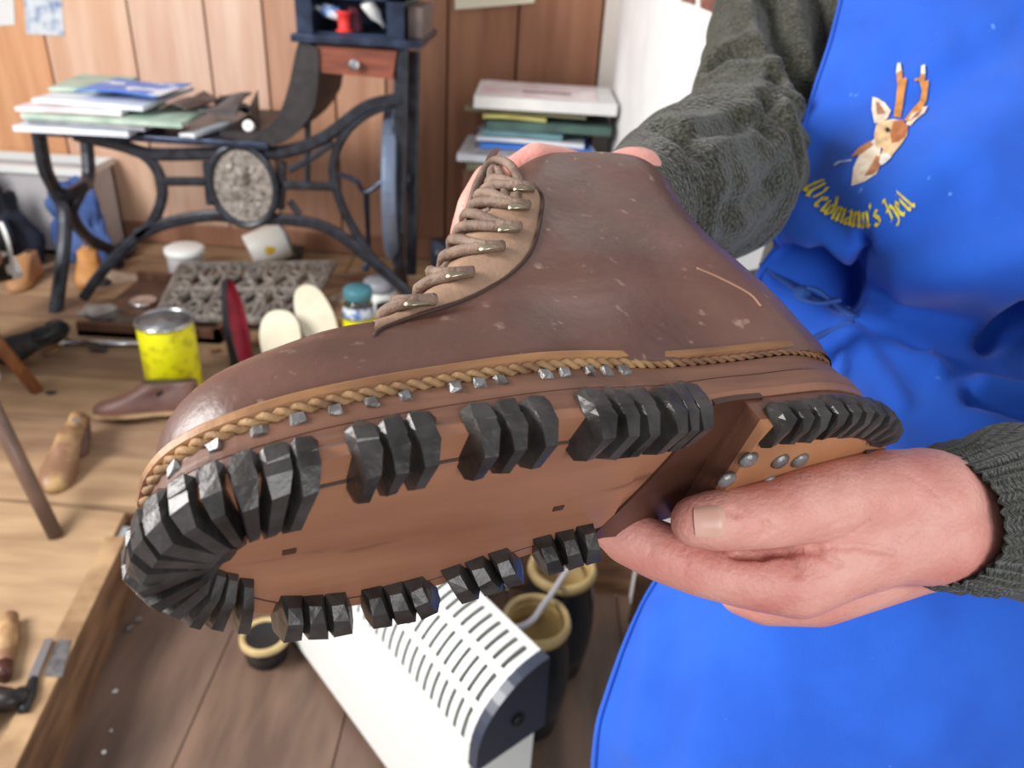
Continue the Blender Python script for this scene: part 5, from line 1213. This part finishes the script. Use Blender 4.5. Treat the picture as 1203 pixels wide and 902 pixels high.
NU, NW = 110, 190
cols = [catmull(G3[:, j], NW) for j in range(5)]
sheet3 = np.array([catmull([cols[j][i] for j in range(5)], NU) for i in range(NW)])
gu = np.gradient(sheet3, axis=1); gv = np.gradient(sheet3, axis=0); NA = np.cross(gu, gv); NA /= np.linalg.norm(NA, axis=2)[:, :, None]
toc = EYEP - sheet3; NA *= np.sign((NA * toc).sum(2))[:, :, None]
def px_of(p):
    v_ = p - EYEP; d = v_ @ fw; return PCX + FPX * (v_ @ rt) / d, PCY - FPX * (v_ @ up) / d
def seg(p, a, b):
    ab = b - a; t = min(1, max(0, ((p - a) @ ab) / (ab @ ab))); return np.linalg.norm(p - a - ab * t), t
FOLDS = [((988, 345), (915, 300), 14, -.034), ((985, 352), (955, 300), 9, -.020), ((1000, 360), (1012, 275), 7, -.022), ((1002, 362), (1100, 440), 10, .010), ((1005, 372), (1080, 415), 8, -.012), ((1000, 385), (1060, 470), 12, .006),
         ((1160, 400), (1203, 372), 12, -.020), ((1150, 455), (1230, 470), 10, .012), ((1140, 470), (1220, 488), 9, -.014), ((1020, 300), (1120, 230), 26, -.008), ((960, 170), (1060, 60), 22, -.008), ((945, 200), (1010, 310), 26, -.008), ((1060, 330), (1203, 300), 30, .010),
         ((1000, 130), (1110, 60), 16, .003), ((1040, 250), (1203, 120), 40, .009), ((1090, 110), (1203, 30), 26, -.007), ((985, 345), (1040, 350), 12, -.012), ((990, 420), (978, 500), 6, .005), ((975, 420), (968, 500), 7, -.007),
         ((1080, 430), (1203, 520), 26, .006), ((1060, 480), (1160, 560), 30, -.004), ((770, 720), (740, 880), 14, .004), ((800, 700), (780, 902), 22, -.004), ((1040, 700), (1203, 640), 30, .003), ((930, 800), (1100, 860), 40, .003)]
W3 = [(np.array(at(a[0], a[1], .64)), np.array(at(b[0], b[1], .64)), wpx, am, a, b) for a, b, wpx, am in FOLDS]
for i in range(NW):
    for j in range(NU):
        p = sheet3[i, j]; q = np.array(px_of(p)); d_ = 0.0
        for _, _, wpx, am, a, b in W3:
            ds, t = seg(q, np.array(a, float), np.array(b, float)); d_ += am * math.exp(-(ds / wpx) ** 2)
        d_ += 0.0022 * noise.noise(Vector(p * 14)) + 0.0009 * noise.noise(Vector(p * 45))
        sheet3[i, j] = p + NA[i, j] * d_
av = [sheet3[i, j] for i in range(NW) for j in range(NU)] + [sheet3[i, j] - NA[i, j] * 0.0012 for i in range(NW) for j in range(NU)]
m_ = NW * NU
af = []
for i in range(NW - 1):
    for j in range(NU - 1):
        a = i * NU + j; af += [(a, a + NU, a + NU + 1, a + 1), (m_ + a, m_ + a + 1, m_ + a + NU + 1, m_ + a + NU)]
for i in range(NW - 1):
    for j, s in ((0, 1), (NU - 1, -1)): a = i * NU + j; af.append((a, m_ + a, m_ + a + NU, a + NU)[::s])
for j in range(NU - 1):
    for i, s in ((0, -1), (NW - 1, 1)): a = i * NU + j; af.append((a, m_ + a, m_ + a + 1, a + 1)[::s])
M_APR = mat('blue_apron_cotton', (36, 92, 198), (31, 82, 184), rough=0.8, scale=14, detail=6, bump=0.25, bscale=900, sheen=0.15, spec=0.2)
apron = part(man, 'apron', (av, af), M_APR, True, label='bright blue bib apron')
specks(M_APR, (120, 170, 235), 70, 0.72, 0.80)
# hem stitching along the bib edge, tie strings at the waist
part(apron, 'hem', sweep(np.array([sheet3[i, 1] + NA[i, 1] * .001 for i in range(4, NW - 4, 2)]), circ(.0016, 6)), M_APR, True)
M_TIE = mat('blue_tie', (44, 84, 160), (34, 66, 134), rough=0.85, scale=40)
def tie(pts, w_): return sweep(catmull([at(*q) for q in pts], 40), rect(0.0012, w_), ref=(0, 0.3, 1))
part(apron, 'tie_string', tie([(1005, 372, .645), (985, 360, .655), (962, 342, .66), (945, 338, .665), (944, 350, .66), (962, 356, .65), (985, 352, .648)], .007), M_TIE, True)
part(apron, 'tie_string', tie([(1002, 378, .645), (975, 388, .655), (950, 402, .66), (935, 418, .67)], .006), M_TIE, True)
part(apron, 'tie_string', tie([(900, 310, .73), (925, 330, .71), (955, 350, .69), (990, 362, .66)], .009), M_TIE, True)

for j_, s_ in ((2, 1), (NU - 3, -1)):
    b_ = sheet3[2, j_]; part(apron, 'neck_strap', sweep(catmull([b_ + NA[2, j_] * .002, b_ * .5 + tw(s_ * .09, .10, 1.44) * .5 + FD * .01, tw(s_ * .088, .03, 1.485), tw(s_ * .05, -.078, 1.50)], 30), rect(.0015, .011), ref=FD), M_TIE, True)
# embroidery --------------------------------------------------------
AB = bvh((av[:m_], [q for q in af if max(q) < m_]))
def onap(px, py, o=.0008):
    h = AB.ray_cast(Vector(EYEP), Vector(ray(px, py)).normalized())
    if h[0] is None: return at(px, py, .62)
    n = np.array(h[1]); n = n if n @ (EYEP - np.array(h[0])) > 0 else -n; return np.array(h[0]) + n * o
def patch(polys, o):
    ms = []
    for poly in polys:
        T_ = tessellate_polygon([[Vector((x, y_, 0)) for x, y_ in poly]])
        ms.append(([onap(x, y_, o) for x, y_ in poly], [tuple(t) for t in T_]))
    return merge(*ms)
emb = part(apron, 'deer_emblem', patch([((1001, 219), (1003, 198), (1011, 180), (1022, 168), (1033, 160), (1036, 170), (1034, 182), (1037, 190), (1030, 205), (1016, 214))], .0009), mat('thread_cream', (232, 220, 200), (206, 180, 152), rough=0.8, scale=120), True, label='embroidered roe deer head')
# sub-colours of the emblem stay in one sub-part each
def ep(name, polys, col, o): part(apron, name, patch(polys, o), mat(name + '_thread', col, tuple(int(c * .82) for c in col), rough=0.8, scale=150), True)
ep('deer_face', [((1027, 160), (1030, 148), (1038, 143), (1050, 141), (1060, 143), (1067, 150), (1066, 160), (1058, 172), (1048, 184), (1040, 192), (1033, 192), (1034, 184), (1038, 176), (1030, 172))], (226, 186, 140), .0012)
ep('deer_muzzle', [((1033, 192), (1036, 182), (1044, 182), (1048, 186), (1041, 193), (1036, 196))], (240, 232, 220), .0016)
ep('deer_brow', [((1046, 158), (1050, 144), (1060, 142), (1067, 150), (1064, 162), (1056, 168), (1048, 170))], (176, 106, 62), .0015)
ep('deer_neck_shade', [((1016, 208), (1024, 196), (1030, 184), (1036, 186), (1034, 198), (1026, 206)), ((1000, 186), (1010, 174), (1022, 167), (1026, 171), (1012, 182))], (184, 120, 78), .0014)
ep('deer_ear', [((1028, 146), (1025, 130), (1026, 115), (1033, 117), (1040, 122), (1047, 131), (1043, 140), (1034, 146)), ((1064, 148), (1070, 136), (1080, 128), (1090, 126), (1086, 134), (1076, 142), (1070, 149))], (228, 206, 182), .0013)
ep('deer_ear_inner', [((1031, 136), (1030, 121), (1034, 122), (1040, 134)), ((1070, 143), (1076, 135), (1084, 130), (1078, 138))], (160, 110, 84), .0017)
ep('deer_antler', [((1050, 138), (1053, 118), (1055, 100), (1054, 88), (1055, 77), (1059, 76), (1061, 88), (1060, 94), (1064, 92), (1066, 94), (1062, 112), (1060, 128), (1058, 140)),
                   ((1062, 143), (1070, 132), (1080, 120), (1083, 108), (1080, 96), (1074, 96), (1075, 93), (1081, 92), (1083, 80), (1086, 77), (1087, 90), (1086, 96), (1091, 95), (1090, 106), (1088, 120), (1080, 134), (1070, 144))], (202, 132, 60), .0013)
ep('deer_antler_tip', [((1054, 88), (1055, 76), (1059, 75), (1060, 84)), ((1082, 88), (1083, 79), (1087, 77), (1087, 88))], (238, 228, 206), .0018)
ep('deer_eye', [((1040, 153), (1044, 151), (1046, 155), (1042, 158))], (40, 34, 34), .002)
ep('loose_thread', [((980, 194), (986, 190), (1001, 188), (1001, 190), (987, 192), (982, 196))], (190, 205, 235), .0012)
# blackletter words, drawn stroke by stroke with a slanted nib; y up, x along the line
LET = {'W': (1.35, [[(0, .95), (.12, 1), (.16, .2), (.35, 0), (.55, .18)], [(.45, 1), (.52, .9), (.52, .2), (.72, 0), (1.0, .2), (1.1, .75), (.95, 1)], [(0.0, .62), (.2, .7)]]),
       'e': (.5, [[(.08, .6), (.08, .14), (.22, 0), (.4, .1)], [(.08, .6), (.26, .68), (.36, .5), (.1, .34)]]),
       'i': (.34, [[(.04, .6), (.14, .68), (.14, .1), (.26, .02)], [(.12, .86), (.2, .94)]]),
       'd': (.52, [[(.08, .5), (.08, .12), (.22, 0), (.38, .14), (.38, .6), (.08, 1.0)], [(.08, .5), (.22, .64), (.38, .52)]]),
       'm': (.88, [[(.03, .58), (.12, .66), (.12, .04), (.2, 0)], [(.12, .52), (.32, .67), (.42, .56), (.42, .04), (.5, 0)], [(.42, .52), (.62, .67), (.72, .56), (.72, .1), (.84, .02)]]),
       'a': (.52, [[(.08, .6), (.26, .68), (.38, .56), (.38, .1), (.5, .02)], [(.38, .4), (.1, .3), (.1, .08), (.22, 0), (.38, .12)]]),
       'n': (.58, [[(.03, .58), (.12, .66), (.12, .04), (.2, 0)], [(.12, .52), (.32, .67), (.42, .56), (.42, .1), (.54, .02)]]),
       "'": (.24, [[(.1, 1.0), (.14, .82), (.06, .74)]]),
       's': (.5, [[(.38, .62), (.2, .68), (.08, .54), (.36, .3), (.38, .12), (.2, 0), (.04, .1)]]),
       ' ': (.42, []),
       'H': (.78, [[(.04, .86), (.14, 1.0), (.3, .92), (.24, .1), (.08, 0)], [(.26, .5), (.46, .68), (.62, .55), (.62, .05), (.46, -.22), (.3, -.2)], [(.24, .96), (.46, 1.0)], [(.06, .5), (.24, .52)]]),
       'l': (.34, [[(.06, .92), (.14, 1.0), (.14, .1), (.28, .02)]])}
TEXT = "Weidmann's Heil"
tot = sum(LET[c][0] for c in TEXT); CXX, CYY, RBASE, HT = 1016.0, 192.0, 79.0, 27.0
A0, A1 = math.radians(-68), math.radians(49)
cur = 0.0; polys = []; nib = np.array([math.cos(math.radians(38)), math.sin(math.radians(38))]) * 0.115
def arcpt(x, y_):
    a = A0 + (A1 - A0) * x / tot; r_ = RBASE - y_ * HT
    return (CXX + r_ * math.sin(a), CYY + r_ * math.cos(a) * 0.94)
for ch in TEXT:
    adv, strokes = LET[ch]
    for s in strokes:
        for a, b in zip(s[:-1], s[1:]):
            a, b = np.array(a), np.array(b); q = [a - nib, a + nib, b + nib, b - nib]
            polys.append([arcpt(cur + k[0], k[1]) for k in q])
    cur += adv
ms = []
for i, q in enumerate(polys): ms.append(([onap(x, y_, .0011 + .00003 * (i % 5)) for x, y_ in q], [(0, 1, 2, 3)]))
part(apron, 'lettering', merge(*ms), mat('yellow_thread', (226, 210, 50), (190, 168, 30), rough=0.7, scale=160), False, label='curved yellow blackletter words')
